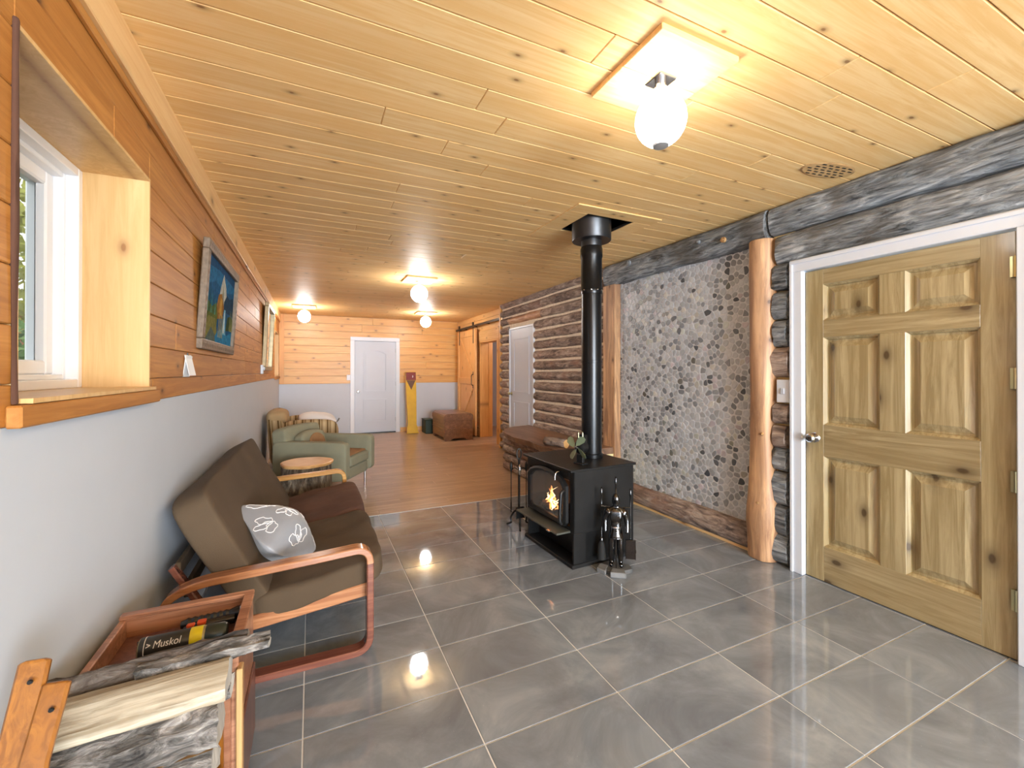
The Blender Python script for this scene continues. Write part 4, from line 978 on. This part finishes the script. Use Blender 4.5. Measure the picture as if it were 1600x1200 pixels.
lamp(2.08, 8.56, 'white globe lamp near far white door and barn door', False)
lamp(-.12, 8.62, 'white globe lamp near the far end of painted picture wall', False)

# ---- futon sofa
so = thing('futon_sofa', 'low brown canvas sofa with bentwood arms against white wall', 'sofa', (0, 0, 0))
def armloop(y, m1, m2):
    top = smoothpath([(-.56, y, .30), (-.55, y, .43), (-.44, y, .475), (.02, y, .495), (.262, y, .510), (.262, y, .012), (-.10, y, .012), (-.50, y, .012)], .075, 8)
    half = [i for i, p in enumerate(top) if p.x > .2 and p.z < .44][0]
    obj('arm', sweep(top[:half + 1], rect(.062, .028, .35), up=(0, 0, 1) if False else (0, 1, 0)), m1, so, smooth=.9) if False else None
    pr = rect(.032, .070, .14)
    a = obj('arm', sweep(top[:half + 1], pr, up=(0, 1, 0)), m1, so, smooth=.5)
    obj('runner', sweep(top[half:], pr, up=(0, 1, 0)), m2, so, smooth=.5)
armloop(2.225, M['bent'], M['bentd']); armloop(4.04, M['bentl'], M['bentl'])
for y in (2.27, 3.995):
    obj('seat_rail', sweep([(.275, y, .285), (-.42, y, .215)], rect(.028, .065, .2), up=(0, 0, 1)), M['bent'], so)
    y = y + .06 if y < 3 else y - .06
    obj('back_rail', sweep([(-.33, y, .12), (-.55, y, .52)], rect(.024, .05, .2), up=(0, 1, 0)), M['bentd'], so)
for (x, z) in ((.18, .262), (-.12, .235), (-.36, .21)): obj('slat', box(x - .035, x + .035, 2.27, 3.99, z - .012, z + .004, .003), M['bentl'], so)
for (x, z) in ((-.50, .40), (-.53, .50)): obj('back_slat', box(x - .012, x + .008, 2.34, 3.92, z - .03, z + .03, .003), M['futon'], so)
# seat cushion
def cush(nm, lx, ly, lz, loc, rot, m, seed, puff=.16, amp=.012, n=26):
    b = softbox(lx, ly, lz, puff, n, seed, amp, 5, 7.0)
    for v in b.verts: v.co.z += .006 * noise.noise(Vector((v.co.x * 4 + seed, v.co.y * 22, v.co.z))) * (1 if v.co.z > 0 else .3) + .004 * noise.noise(Vector((v.co.x * 16, v.co.y * 9, seed)))
    return obj(nm, b, m, so, loc, rot, smooth=3)
a = math.atan2(.10, .60)
cush('seat_cushion', .64, .89, .15, (.035, 2.70, .325), (0, -a, 0), M['futon'], 3)
cush('seat_cushion', .64, .88, .15, (.035, 3.55, .325), (0, -a, 0), M['futon_red'], 4)
L = math.hypot(.30, .60); ab = math.atan2(.60, -.30)
bm2 = softbox(.70, 1.72, .16, .06, 24, 5, .008, 4, 14.0)
for v in bm2.verts:
    v.co.z += .02 * noise.noise(Vector((v.co.x * 3, v.co.y * 2.2, 3))) + .012 * math.exp(-((v.co.y + .0) / .05)**2) * -1 * (1 if v.co.z > 0 else 0)
obj('back_cushion', bm2, M['futon'], so, (-.335, 3.13, .515), (0, -ab, 0), smooth=3)
# grey cushion
pb = softbox(.40, .40, .18, .9, 14, 9, .006, 6, 3.0)
for v in pb.verts:
    r2 = max(abs(v.co.x), abs(v.co.y)) / .20; v.co.z *= max(.12, 1 - r2**3 * .88)
    # pointed corners
    k_ = abs(v.co.x * v.co.y) / .04; v.co.x *= 1 + .10 * k_; v.co.y *= 1 + .10 * k_
pmx = Matrix.Translation((-.155, 2.62, .505)) @ Euler((0, radians(40), radians(-6))).to_matrix().to_4x4() @ Matrix.Rotation(radians(42), 4, 'Z')
pl = thing('throw_pillow', 'silver grey throw pillow with white leaf embroidery on brown sofa', 'pillow', (0, 0, 0)); pl.matrix_world = pmx
pm = obj('cover', pb, M['pillow'], pl, smooth=3)
# embroidery: leafy outlines laid on the pillow skin
from mathutils.bvhtree import BVHTree
bm_ = bmesh.new(); bm_.from_mesh(pm.data); bv = BVHTree.FromBMesh(bm_)
rnd = random.Random(8); b = bmesh.new()
def stitch(pts2, r=.0022):
    path = []
    for (x, y) in pts2:
        h = bv.ray_cast(Vector((x, y, .3)), Vector((0, 0, -1)))
        if h[0] is None: continue
        path.append(h[0] + Vector((0, 0, .0008)))
    if len(path) > 2: sweep(path, circ(r, 5), b, up=(0, 0, 1))
for (cx, cy, an, s_) in ((-.10, .10, .3, 1.1), (-.13, -.03, 2.2, .9), (.02, .13, 1.2, 1.0), (.11, .06, 4.0, 1.0), (.13, -.07, 5.2, .8), (.0, -.14, .9, .9), (-.04, .03, 3.3, .8)):
    for lf in range(3):
        a0 = an + lf * 1.1; L = .075 * s_
        ptsl = []
        for k_ in range(19):
            t_ = k_ / 18 * 2 * pi; u_ = (1 - cos(t_)) / 2 * L; w_ = .02 * s_ * sin(t_) * (1 + .25 * sin(5 * t_))
            ptsl.append((cx + cos(a0) * u_ - sin(a0) * w_, cy + sin(a0) * u_ + cos(a0) * w_))
        stitch(ptsl)
obj('embroidery', b, M['thread'], pl, kind='stuff')
bm_.free()

# ---- stump table
su = thing('stump_table', 'bark covered tree stump side table with pale round top', 'side table', (-.04, 4.60, 0))
b = logmesh(.48, .22, 77, .22, seg=36, step=.05, amp=.02, fr=3, lump=.015, axis='Z', capround=.0); obj('trunk', b, M['stumpbark'], su, (0, 0, .24), smooth=1.3)
b = bmesh.new(); n_ = 40; o2 = Vector((1, 2, 3)); lathe([(0, .505), (.222, .505), (.232, .498), (.230, .478), (0, .478)], 48, None, b)
for v in b.verts: a_ = math.atan2(v.co.y, v.co.x); f_ = 1 + .03 * sin(3*a_ + 1) + .02 * sin(7*a_); v.co.x *= f_; v.co.y *= f_
obj('round_top', b, M['stumptop'], su, smooth=.5)

# ---- sage armchair
ar = thing('armchair', 'boxy sage green armchair with chrome legs beyond stump table', 'armchair', (.16, 5.42, 0), radians(-31))
W, D = .74, .84     # width (local y), depth (local x) ; front is +x
def acush(nm, lx, ly, lz, loc, m, seed=1, rot=(0, 0, 0), puff=.15, edge=12.0, amp=.003): return obj(nm, softbox(lx, ly, lz, puff, 12, seed, amp, 6, edge), m, ar, loc, rot, smooth=3)
for s_ in (-1, 1): acush('arm', D, .115, .42, (.0, s_ * (W/2 - .055), .40), M['greenfab'], 3 + s_, puff=0.0)
acush('seat_base', D - .06, W - .20, .15, (.0, 0, .25), M['greenfab'], 6)
acush('seat_cushion', D - .22, W - .23, .13, (.10, 0, .375), M['greenfab'], 7, puff=.35)
acush('seat_throw', D - .26, W - .26, .02, (.09, 0, .443), M['seatfab'], 8, puff=.8)
acush('backrest', .17, W - .04, .52, (-.335, 0, .49), M['greenfab'], 9, (0, -.14, 0), puff=.08)
acush('back_cushion', .13, W - .28, .28, (-.19, 0, .54), M['greenfab'], 10, (0, -.25, 0), puff=.3, edge=7)
acush('back_throw', .02, .30, .18, (-.118, .02, .55), M['seatfab'], 11, (0, -.25, 0), puff=.5, edge=4)
for sx_ in (-1, 1):
    for s_ in (-1, 1): obj('leg', lathe([(0, 0), (.014, 0), (.014, .19), (0, .19)], 12), M['chrome'], ar, (sx_ * .34, s_ * .27, 0), smooth=.7)
# ---- striped armchair
sa = thing('striped_armchair', 'striped brown and beige armchair in far corner with beige back', 'armchair', (-.08, 7.0, 0), 0)
def scush(nm, lx, ly, lz, loc, m, seed=1, rot=(0, 0, 0), puff=.15, edge=7.0, amp=.004): return obj(nm, softbox(lx, ly, lz, puff, 10, seed, amp, 6, edge), m, sa, loc, rot, smooth=3)
for s_ in (-1, 1): scush('arm', .78, .16, .62, (.04, s_ * .38, .38), M['stripe'], 12 + s_, puff=.1)
scush('seat_base', .72, .60, .34, (.05, 0, .22), M['stripe'], 14); scush('seat_cushion', .6, .60, .15, (.10, 0, .45), M['stripe'], 15, puff=.3)
scush('backrest', .22, .92, .74, (-.34, 0, .45), M['stripe'], 16, (0, -.08, 0))
scush('back_throw', .27, .5, .20, (-.34, -.2, .74), M['beige'], 17, (0, -.08, 0), puff=.3, edge=4)
wp = tag(obj('white_cushion', softbox(.5, .40, .16, .6, 10, 18, .01, 6, 3.5), M['thread'], None, (.08, 6.97, .665), (radians(12), .1, .1), smooth=3), 'white cushion with grey tassel lying on striped armchair', 'pillow')
obj('tassel', sweep([(.24, -.17, .02), (.26, -.18, .06), (.27, -.18, .09)], circ(.012, 6), scale=[.5, 1, .8]), plain('grey_tassel', srgb(110, 106, 100), .8), wp)

# ---- chest
ct = thing('storage_chest', 'brown wooden blanket chest with rounded lid by barn door', 'chest', (2.66, 8.66, 0))
b = box(-.29, .29, -.46, .46, .06, .40, .006); obj('body', b, M['chest'], ct)
b = bmesh.new(); pr = [(-.30, .40), (.30, .40), (.30, .48), (.285, .51), (.24, .535), (-.24, .535), (-.285, .51), (-.30, .48)]
prism(b, pr, -.475, .475, Matrix(((1, 0, 0, 0), (0, 0, 1, 0), (0, 1, 0, 0), (0, 0, 0, 1)))); obj('lid', b, M['chest'], ct)
obj('band', box(-.296, .296, -.466, .466, .22, .24, .003), M['chest'], ct)
for sx_ in (-1, 1):
    for s_ in (-1, 1): obj('leg', prism(bmesh.new(), [(-.06, -.05), (.06, -.05), (.06, .05), (-.06, .05)], 0, .07, bev=.012), M['chest'], ct, (sx_ * .225, s_ * .40, 0))
obj('corner_apron', (lambda b: (prism(b, [(-.29, .07), (-.29, .0), (-.18, .0), (-.12, .045), (.12, .045), (.18, 0), (.29, 0), (.29, .07)], -.465, -.455, Matrix(((1, 0, 0, 0), (0, 0, 1, 0), (0, 1, 0, 0), (0, 0, 0, 1)))), b)[-1])(bmesh.new()), M['chest'], ct)
dg_ = tag(obj('storage_bin', box(2.27, 2.44, 9.35, 9.7, 0, .30, .01), M['darkgreen']), 'dark green bin half hidden behind the brown chest', 'bin')
obj('bin_lid', box(2.262, 2.448, 9.342, 9.708, .30, .315, .004), M['darkgreen'], dg_)
# ---- yellow board
yb_ = thing('painted_board', 'tall yellow board with dark red pointed top leaning at back wall', 'board', (2.03, 9.55, 0)); yb_.rotation_euler = (radians(-8.5), 0, 0)
prof = [(-.115, 0), (.115, 0), (.118, .12), (.095, .2), (.112, .9), (.115, 1.38), (-.115, 1.38), (-.112, .9), (-.095, .2), (-.118, .12)]
X2 = Matrix(((1, 0, 0, 0), (0, 0, 1, 0), (0, 1, 0, 0), (0, 0, 0, 1)))
obj('panel', prism(bmesh.new(), prof, 0, .022, X2), M['yellow'], yb_)
obj('red_top', prism(bmesh.new(), [(-.11, 1.19), (.11, 1.19), (.11, 1.37), (-.11, 1.37)], -.004, .0, X2), M['red'], yb_)
obj('arrow_point', prism(bmesh.new(), [(-.10, 1.185), (0, .97), (.10, 1.185)], -.005, .0, X2), M['navy'], yb_)
obj('white_spot', prism(bmesh.new(), [(.03, 1.25), (.045, 1.245), (.05, 1.29), (.035, 1.30)], -.006, -.004, X2), M['thread'], yb_)
obj('foot_ledge', box(-.13, .13, -.035, .03, 0, .035, .004), M['yellow'], yb_)
obj('side_edge', box(-.128, -.118, .0, .03, .0, 1.36, .002), M['tan'], yb_)
# ---- small switch on back wall
s2 = thing('light_switch', 'white light switch on pine wall left of far white door', 'light switch', (.73, YB - .006, 1.24)); obj('wall_plate', box(-.038, .038, 0, .006, -.06, .06, .002), M['white'], s2); obj('toggle', box(-.006, .006, -.01, 0, -.012, .012, .001), M['white'], s2)

# ---- painting
pa = thing('framed_painting', 'carved grey framed blue lake and mountain painting on left wall', 'painting', (XL + .012, 3.56, 1.832)); pa.rotation_euler = (0, radians(3.5), 0)
PWd, PHt = 1.12, .65
def frame(t, W_, H_, wd, dep, m, steps=1):
    for (y0, y1, z0, z1) in ((-W_/2, W_/2, H_/2 - wd, H_/2), (-W_/2, W_/2, -H_/2, -H_/2 + wd), (-W_/2, -W_/2 + wd, -H_/2 + wd, H_/2 - wd), (W_/2 - wd, W_/2, -H_/2 + wd, H_/2 - wd)):
        o_ = obj('frame_side', box(0, dep, y0, y1, z0, z1, .006, 2), m, t)
        if wd > .05:
            b = bmesh.new(); hz = (y1 - y0) > (z1 - z0); L = (y1 - y0) if hz else (z1 - z0); k_ = int(L / .05)
            for i in range(k_):
                c_ = (i + .5) / k_ * L; yy, z_ = (y0 + c_, (z0 + z1)/2) if hz else ((y0 + y1)/2, z0 + c_)
                lathe([(0, .005), (.012, .003), (.020, 0)], 6, Matrix.Translation((dep - .001, yy, z_)) @ Matrix.Rotation(pi/2, 4, 'Y'), b)
            obj('carving', b, m, o_, kind='stuff')
frame(pa, PWd, PHt, .062, .035, M['frame_g'])
w_, h_ = PWd - .12, PHt - .12
# painted picture: coloured shapes on the canvas (y right->left seen from the room is mirrored: +y is right)
shapes = [([(0, 0), (1, 0), (1, 1), (0, 1)], (22, 92, 138)),
 ([(0, .62), (.3, .75), (.62, .70), (1, .8), (1, 1), (0, 1)], (30, 110, 158)),
 ([(0, .86), (.4, .92), (1, .88), (1, 1), (0, 1)], (20, 76, 120)),
 ([(.42, .55), (.50, .80), (.56, .93), (.60, .86), (.66, .78), (.72, .60), (.6, .5)], (196, 200, 190)),
 ([(.50, .55), (.56, .76), (.60, .62), (.62, .50)], (150, 150, 130)),
 ([(.62, .58), (.72, .70), (.82, .66), (.95, .72), (1, .66), (1, .45), (.6, .45)], (18, 62, 92)),
 ([(.36, .42), (.42, .62), (.52, .66), (.62, .5), (.6, .35), (.40, .30)], (158, 110, 44)),
 ([(.45, .40), (.49, .60), (.55, .58), (.56, .36)], (196, 150, 62)),
 ([(0, .30), (.10, .48), (.22, .42), (.36, .50), (.42, .34), (.40, .18), (.1, .16), (0, .2)], (96, 108, 44)),
 ([(0, .12), (.15, .30), (.36, .30), (.44, .12), (.30, .04), (0, 0)], (128, 124, 64)),
 ([(.30, .0), (.45, .16), (.62, .20), (.80, .14), (1, .22), (1, 0)], (34, 130, 176)),
 ([(.60, .14), (.64, .48), (.69, .48), (.74, .14)], (120, 186, 214)),
 ([(.63, .16), (.655, .44), (.67, .44), (.69, .16)], (208, 226, 230)),
 ([(.74, .20), (.78, .40), (.90, .44), (1, .40), (1, .24)], (54, 74, 42)),
 ([(.10, .02), (.24, .18), (.36, .10), (.40, .0)], (88, 104, 96))]
for i in range(6): x_ = .03 + i * .055; shapes.append(([(x_, .34), (x_ + .012, .72 - .03 * i), (x_ + .028, .34)], (70, 150, 130) if i % 2 else (44, 104, 78)))
for i in range(6): x_ = .46 + i * .03; shapes.append(([(x_, .08), (x_ + .004, .38), (x_ + .010, .38), (x_ + .010, .08)], (206, 196, 130)))
for i in range(5): x_ = .86 + i * .028; shapes.append(([(x_, .22), (x_ + .012, .52 + .03 * (i % 2)), (x_ + .024, .22)], (150, 158, 100)))
b = bmesh.new(); cl_ = b.loops.layers.float_color.new('Col')
for i, (pts_, c_) in enumerate(shapes):
    f = b.faces.new([b.verts.new((.014 + i * .00012, -w_/2 + p[0] * w_, -h_/2 + p[1] * h_)) for p in pts_])
    for lp in f.loops: lp[cl_] = srgb(*c_)
me = bpy.data.meshes.new('canvas'); b.to_mesh(me); b.free(); cv = obj('canvas', me, M['paint'], pa)
obj('backing_board', box(.0, .013, -w_/2 - .01, w_/2 + .01, -h_/2 - .01, h_/2 + .01), M['tan'], pa)
# ---- mirror
mi = thing('wall_mirror', 'tall tan framed mirror on left wall between painting and far window', 'mirror', (XL + .012, 7.15, 1.85)); mi.rotation_euler = (0, radians(2.5), 0)
frame(mi, 1.05, .92, .05, .05, M['frame_t']); obj('mirror_glass', box(.01, .02, -.48, .48, -.42, .42), M['mirror'], mi)
# ---- small cards on the ledge of planks
cdm = plain('white_card', srgb(226, 228, 230), .5)
t = thing('desk_calendar', 'small folded white card on left wall below painting', 'card', (XL + .001, 2.77, 1.345)); t.rotation_euler = (0, 0, radians(-6))
obj('front_leaf', box(.03, .033, -.045, .045, 0, .11, .001), cdm, t, rot=(0, -.2, 0)); obj('back_leaf', box(.0, .003, -.045, .045, 0, .11, .001), cdm, t, rot=(0, .12, 0)); obj('hook', lathe([(0, 0), (.004, 0), (.004, .02), (0, .02)], 8), M['wrought'], t, (.008, 0, .105))
t.location.z = 1.345
t = thing('wall_sensor', 'small white sensor box on left wall beside the tan mirror', 'sensor', (XL + .001, 6.45, 1.40)); obj('case', box(0, .03, -.05, .05, -.06, .06, .006), M['white'], t); obj('cap', lathe([(0, .02), (.02, .016), (.025, 0)], 12), M['white'], t, (.03, 0, .01), (0, pi/2, 0), smooth=.8)

# ---- open wooden box with spray can and lighters
cx0, cx1, cy0, cy1, cz = -.575, -.195, 1.50, 1.86, .55
cb = thing('wooden_box', 'open reddish wooden box table holding spray can beside sofa arm', 'box', (0, 0, 0))
obj('back_panel', box(cx0, cx1, cy1 - .022, cy1, .03, cz, .003), M['mahog'], cb); obj('side_panel', box(cx1 - .02, cx1, cy0, cy1 - .022, .03, cz - .002, .003), M['mahog'], cb)
obj('side_panel', box(cx0, cx0 + .02, cy0, cy1 - .022, .03, cz - .002, .003), M['mahog'], cb); obj('front_panel', box(cx0 + .02, cx1 - .02, cy0, cy0 + .02, .03, cz - .01, .003), M['mahog'], cb)
obj('rim', (lambda b: (bx(b, cx0, cx1 + .004, cy1 - .028, cy1 + .004, cz - .002, cz + .012, .003), bx(b, cx1 - .026, cx1 + .006, cy0, cy1 - .02, cz - .002, cz + .012, .003), b)[-1])(bmesh.new()), M['mahog'], cb)
obj('tray', box(cx0 + .02, cx1 - .02, cy0 + .02, cy1 - .022, .475, .487), M['mahogd'], cb)
obj('lower_panel', box(cx1 - .001, cx1 + .008, cy0 + .01, cy1 - .01, .06, .30, .003), M['mahogd'], cb)
obj('corner_post', box(cx1 - .004, cx1 + .012, cy0 - .02, cy0 + .02, .0, .50, .003), M['tan'], cb)
for (a, c_) in ((cx0, cy0), (cx1 - .04, cy0), (cx0, cy1 - .04), (cx1 - .04, cy1 - .04)): obj('leg', box(a, a + .04, c_, c_ + .04, 0, .06, .004), M['mahogd'], cb)
# spray can
can = thing('spray_can', 'insect spray can with black label, yellow band and dark green cap', 'spray can', (-.470, 1.655, .532)); can.rotation_euler = (0, pi/2, 0)
RC = .031
obj('can_body', lathe([(0, 0), (RC - .003, 0), (RC, .003), (RC, .165), (RC - .002, .168), (0, .168)], 28), M['canolive'], can, smooth=.6)
obj('label_band', lathe([(RC + .0004, .004), (RC + .0006, .005), (RC + .0006, .135), (RC + .0004, .136)], 28), M['canlabel'], can, smooth=.6)
obj('yellow_band', lathe([(RC + .0006, .128), (RC + .001, .129), (RC + .001, .160), (RC + .0006, .161)], 28), M['canyel'], can, smooth=.6)
obj('cap', lathe([(0, .168), (RC, .168), (RC + .001, .172), (RC - .001, .215), (RC - .006, .224), (0, .226)], 28), M['cap'], can, smooth=.6)
def wrap_text(s, size, z0, ang, shear=.15, sx=1.0, off=.0004, nm='lettering', m=None):
    me = textmesh(s, size, .0004, shear, 'LEFT', sx, off)
    for v in me.vertices:
        # text x along can axis (local z), text y wraps round; angle measured so that it faces camera and up
        th = ang - (v.co.y - size * .3) / RC; r_ = RC + .0018 + v.co.z
        v.co = Vector((r_ * cos(th), r_ * sin(th), z0 + v.co.x))
    obj(nm, me, m or M['thread'], can)
# local x -> world -z, local z -> world x ; up = angle pi, facing camera (-y world = -y local)
wrap_text('Muskol', .027, .038, pi * 1.31, sx=.88, off=0)
wrap_text('>', .020, .021, pi * 1.31, off=.0004)
b = bmesh.new(); 
obj('label_tick', lathe([(RC + .0009, .016), (RC + .0011, .0165), (RC + .0011, .0175), (RC + .0009, .018)], 28), M['thread'], can)
# gas lighter
li = thing('gas_lighter', 'black utility lighter with orange trigger behind the spray can', 'lighter', (-.50, 1.745, .505), radians(3))
obj('barrel', sweep([(0, 0, 0), (.12, 0, .004)], circ(.007, 8)), M['blackplastic'], li, smooth=.8); obj('body', sweep(smoothpath([(.12, 0, .004), (.16, 0, .012), (.26, 0, .012)], .02), rect(.022, .030, .35), scale=None), M['blackplastic'], li, smooth=.8)
obj('trigger', box(.125, .150, -.008, .008, .012, .028, .004), M['orange'], li); obj('fuel_window', box(.155, .18, -.012, .012, .02, .0305, .002), M['orange'], li)
fl_ = thing('flashlight', 'black ribbed flashlight lying against back of wooden box', 'flashlight', (-.37, 1.80, .512), radians(4)); fl_.rotation_euler = (0, pi/2, radians(4))
prof = [(0, -.03), (.012, -.03), (.014, -.02)] + [(.015 if k_ % 2 else .018, -.01 + k_ * .009) for k_ in range(14)] + [(.022, .13), (.023, .155), (0, .155)]
obj('barrel', lathe(prof, 20), M['blackplastic'], fl_, smooth=.4); obj('lens_ring', lathe([(.0235, .14), (.0245, .142), (.0245, .15), (.0235, .152)], 20), M['chrome'], fl_)

# ---- firewood rack and logs
def splitlog(name, label, y, z, L, x1, prof, m_out, m_in, seed, rx=0, rz=0, ry=0):
    """split log along X, section prof [(y,z,is_bark)]"""
    t = thing(name, label, 'firewood', (x1 - L/2, y, z), 0, 'split firewood in the rack'); t.rotation_euler = (rx, ry, rz)
    pp = []
    n0 = len(prof)
    for k_ in range(n0):
        A_, B_ = prof[k_], prof[(k_+1) % n0]
        for j in range(4): u_ = j/4; pp.append((A_[0]*(1-u_)+B_[0]*u_, A_[1]*(1-u_)+B_[1]*u_, A_[2]))
    ns = int(L / .018); V_, F_ = [], []; o_ = Vector((seed * 3.7, seed, 0))
    for i in range(ns + 1):
        x = -L/2 + L * i / ns
        for (py_, pz_, bk) in pp:
            nn = noise.noise_vector(Vector((x * 5, py_ * 22, pz_ * 22)) + o_) * (.004 if not bk else .008) + noise.noise_vector(Vector((x * 34, py_ * 60, pz_ * 60)) + o_) * (.0014 if not bk else .006)
            sc_ = 1 + noise.noise(Vector((x * 4, seed, 0))) * .12
            V_.append((x + (nn.x if 0 < i < ns else nn.x * 1.0), py_ * sc_ + nn.y, pz_ * sc_ + nn.z))
    m = len(pp); mi_ = []
    for i in range(ns):
        for j in range(m):
            F_.append((i*m+j, (i+1)*m+j, (i+1)*m+(j+1) % m, i*m+(j+1) % m)); mi_.append(0 if pp[j][2] else 1)
    F_.append(tuple(range(m))[::-1]); mi_.append(2); F_.append(tuple(ns*m + j for j in range(m))); mi_.append(2)
    # bark, split faces and end grain are separate parts sharing outline
    mi_[-1] = 3
    for nm, idx, mt in (('bark', 0, m_out), ('split_face', 1, m_in), ('end_grain', 2, M['split_e']), ('end_grain', 3, M['split_e'])):
        fs_ = [f for f, k_ in zip(F_, mi_) if k_ == idx]
        if not fs_: continue
        used = sorted({v for f in fs_ for v in f}); mp = {v: i for i, v in enumerate(used)}
        me = bpy.data.meshes.new(nm); me.from_pydata([V_[v] for v in used], [], [tuple(mp[v] for v in f) for f in fs_])
        obj(nm, me, mt, t, smooth=.9)
    return t
def half(w, h): return [(-w, -h*.2, True), (-w*.8, h*.5, True), (-w*.1, h, True), (w*.7, h*.6, True), (w, -h*.1, False), (0, -h*.5, False)]
# top bark slab, pale split one, big bark ones
splitlog('split_log', 'topmost dark barked split log in rack, next to wooden box', 1.450, .578, .46, -.165, half(.045, .04), M['barkd_x'], M['split'], 1, ry=-.05)
splitlog('split_log', 'thin grey bark strip sticking out furthest toward sofa frame', 1.405, .605, .30, -.105, [(-.025, -.012, True), (-.02, .010, True), (.02, .014, True), (.028, -.008, False), (0, -.016, False)], M['barkg_x'], M['split'], 2, ry=-.06, rz=-.05)
splitlog('split_log', 'pale split log with bare wood face below the topmost dark log', 1.335, .560, .42, -.195, [(-.06, -.018, False), (-.055, .01, False), (.02, .040, False), (.06, .03, False), (.05, -.03, False)], M['split'], M['split'], 3, ry=-.04)
splitlog('split_log', 'rough grey barked log under the pale split log', 1.290, .492, .40, -.205, [(-.058, -.03, True), (-.05, .025, True), (0, .045, True), (.06, .035, True), (.06, -.05, True), (0, -.045, False)], M['barkg_x'], M['split'], 4, ry=-.07)
splitlog('split_log', 'grey log with tan stripped band low in the rack', 1.275, .400, .40, -.215, [(-.055, -.03, True), (-.06, .02, True), (-.02, .042, False), (.05, .035, True), (.06, -.05, True), (0, -.045, True)], M['barkg_x'], M['tan'], 5, ry=-.05)
splitlog('split_log', 'lowest visible grey barked log at bottom of rack', 1.27, .310, .40, -.22, [(-.05, -.03, True), (-.055, .02, True), (-.02, .04, True), (.05, .035, True), (.06, -.05, True), (0, -.05, True)], M['barkg_x'], M['split'], 6)
splitlog('split_log', 'small grey log tucked at back under topmost dark log', 1.415, .495, .40, -.20, half(.04, .04), M['barkg_x'], M['split'], 7)
rk = thing('firewood_rack', 'amber oak firewood rack with paired curved uprights', 'rack', (0, 0, 0))
def upr(x, y, zt, w_, bx_):
    path = [(x + bx_ * 2.2, y - .15, .0), (x + bx_ * 1.5, y - .14, .25), (x + bx_, y - .11, .45), (x - .006, y - .055, .62), (x + .004, y, zt)]
    P = []
    for k_ in range(len(path) - 1):
        for j in range(5): u_ = j/5; P.append(tuple(a*(1-u_)+c_*u_ for a, c_ in zip(path[k_], path[k_+1])))
    P.append(path[-1])
    e_ = Vector(P[-1]) - Vector(P[-2]); P += [tuple(Vector(P[-1]) + e_ * q) for q in (.10, .18)]
    return sweep(P, rect(.016, w_, .3), up=(1, 0, 0), scale=[1] * (len(P) - 2) + [.9, .62])
obj('upright', upr(-.517, 1.215, .775, .05, -.012), M['oak'], rk, smooth=.6); obj('upright', upr(-.476, 1.195, .732, .045, -.012), M['oak'], rk, smooth=.6)
obj('upright', sweep([(-.25, 1.5, .0), (-.25, 1.49, .3), (-.25, 1.48, .40)], rect(.016, .04, .3), up=(1, 0, 0)), M['oak'], rk)
for (y_) in (1.24, 1.42): obj('bearer', box(-.56, -.22, y_ - .015, y_ + .015, .09, .255, .003), M['oak'], rk)
for (x_) in (-.5, -.28): obj('foot', box(x_ - .02, x_ + .02, 1.02, 1.49, .0, .09, .004), M['oak'], rk)
for x_, z_, y_ in ((-.515, .752, 1.212), (-.474, .700, 1.188)): obj('screw', lathe([(0, 0), (.005, 0), (.004, .003), (0, .003)], 8), M['wrought'], rk, (x_ + .006, y_ - .024, z_), (pi/2, 0, 0))
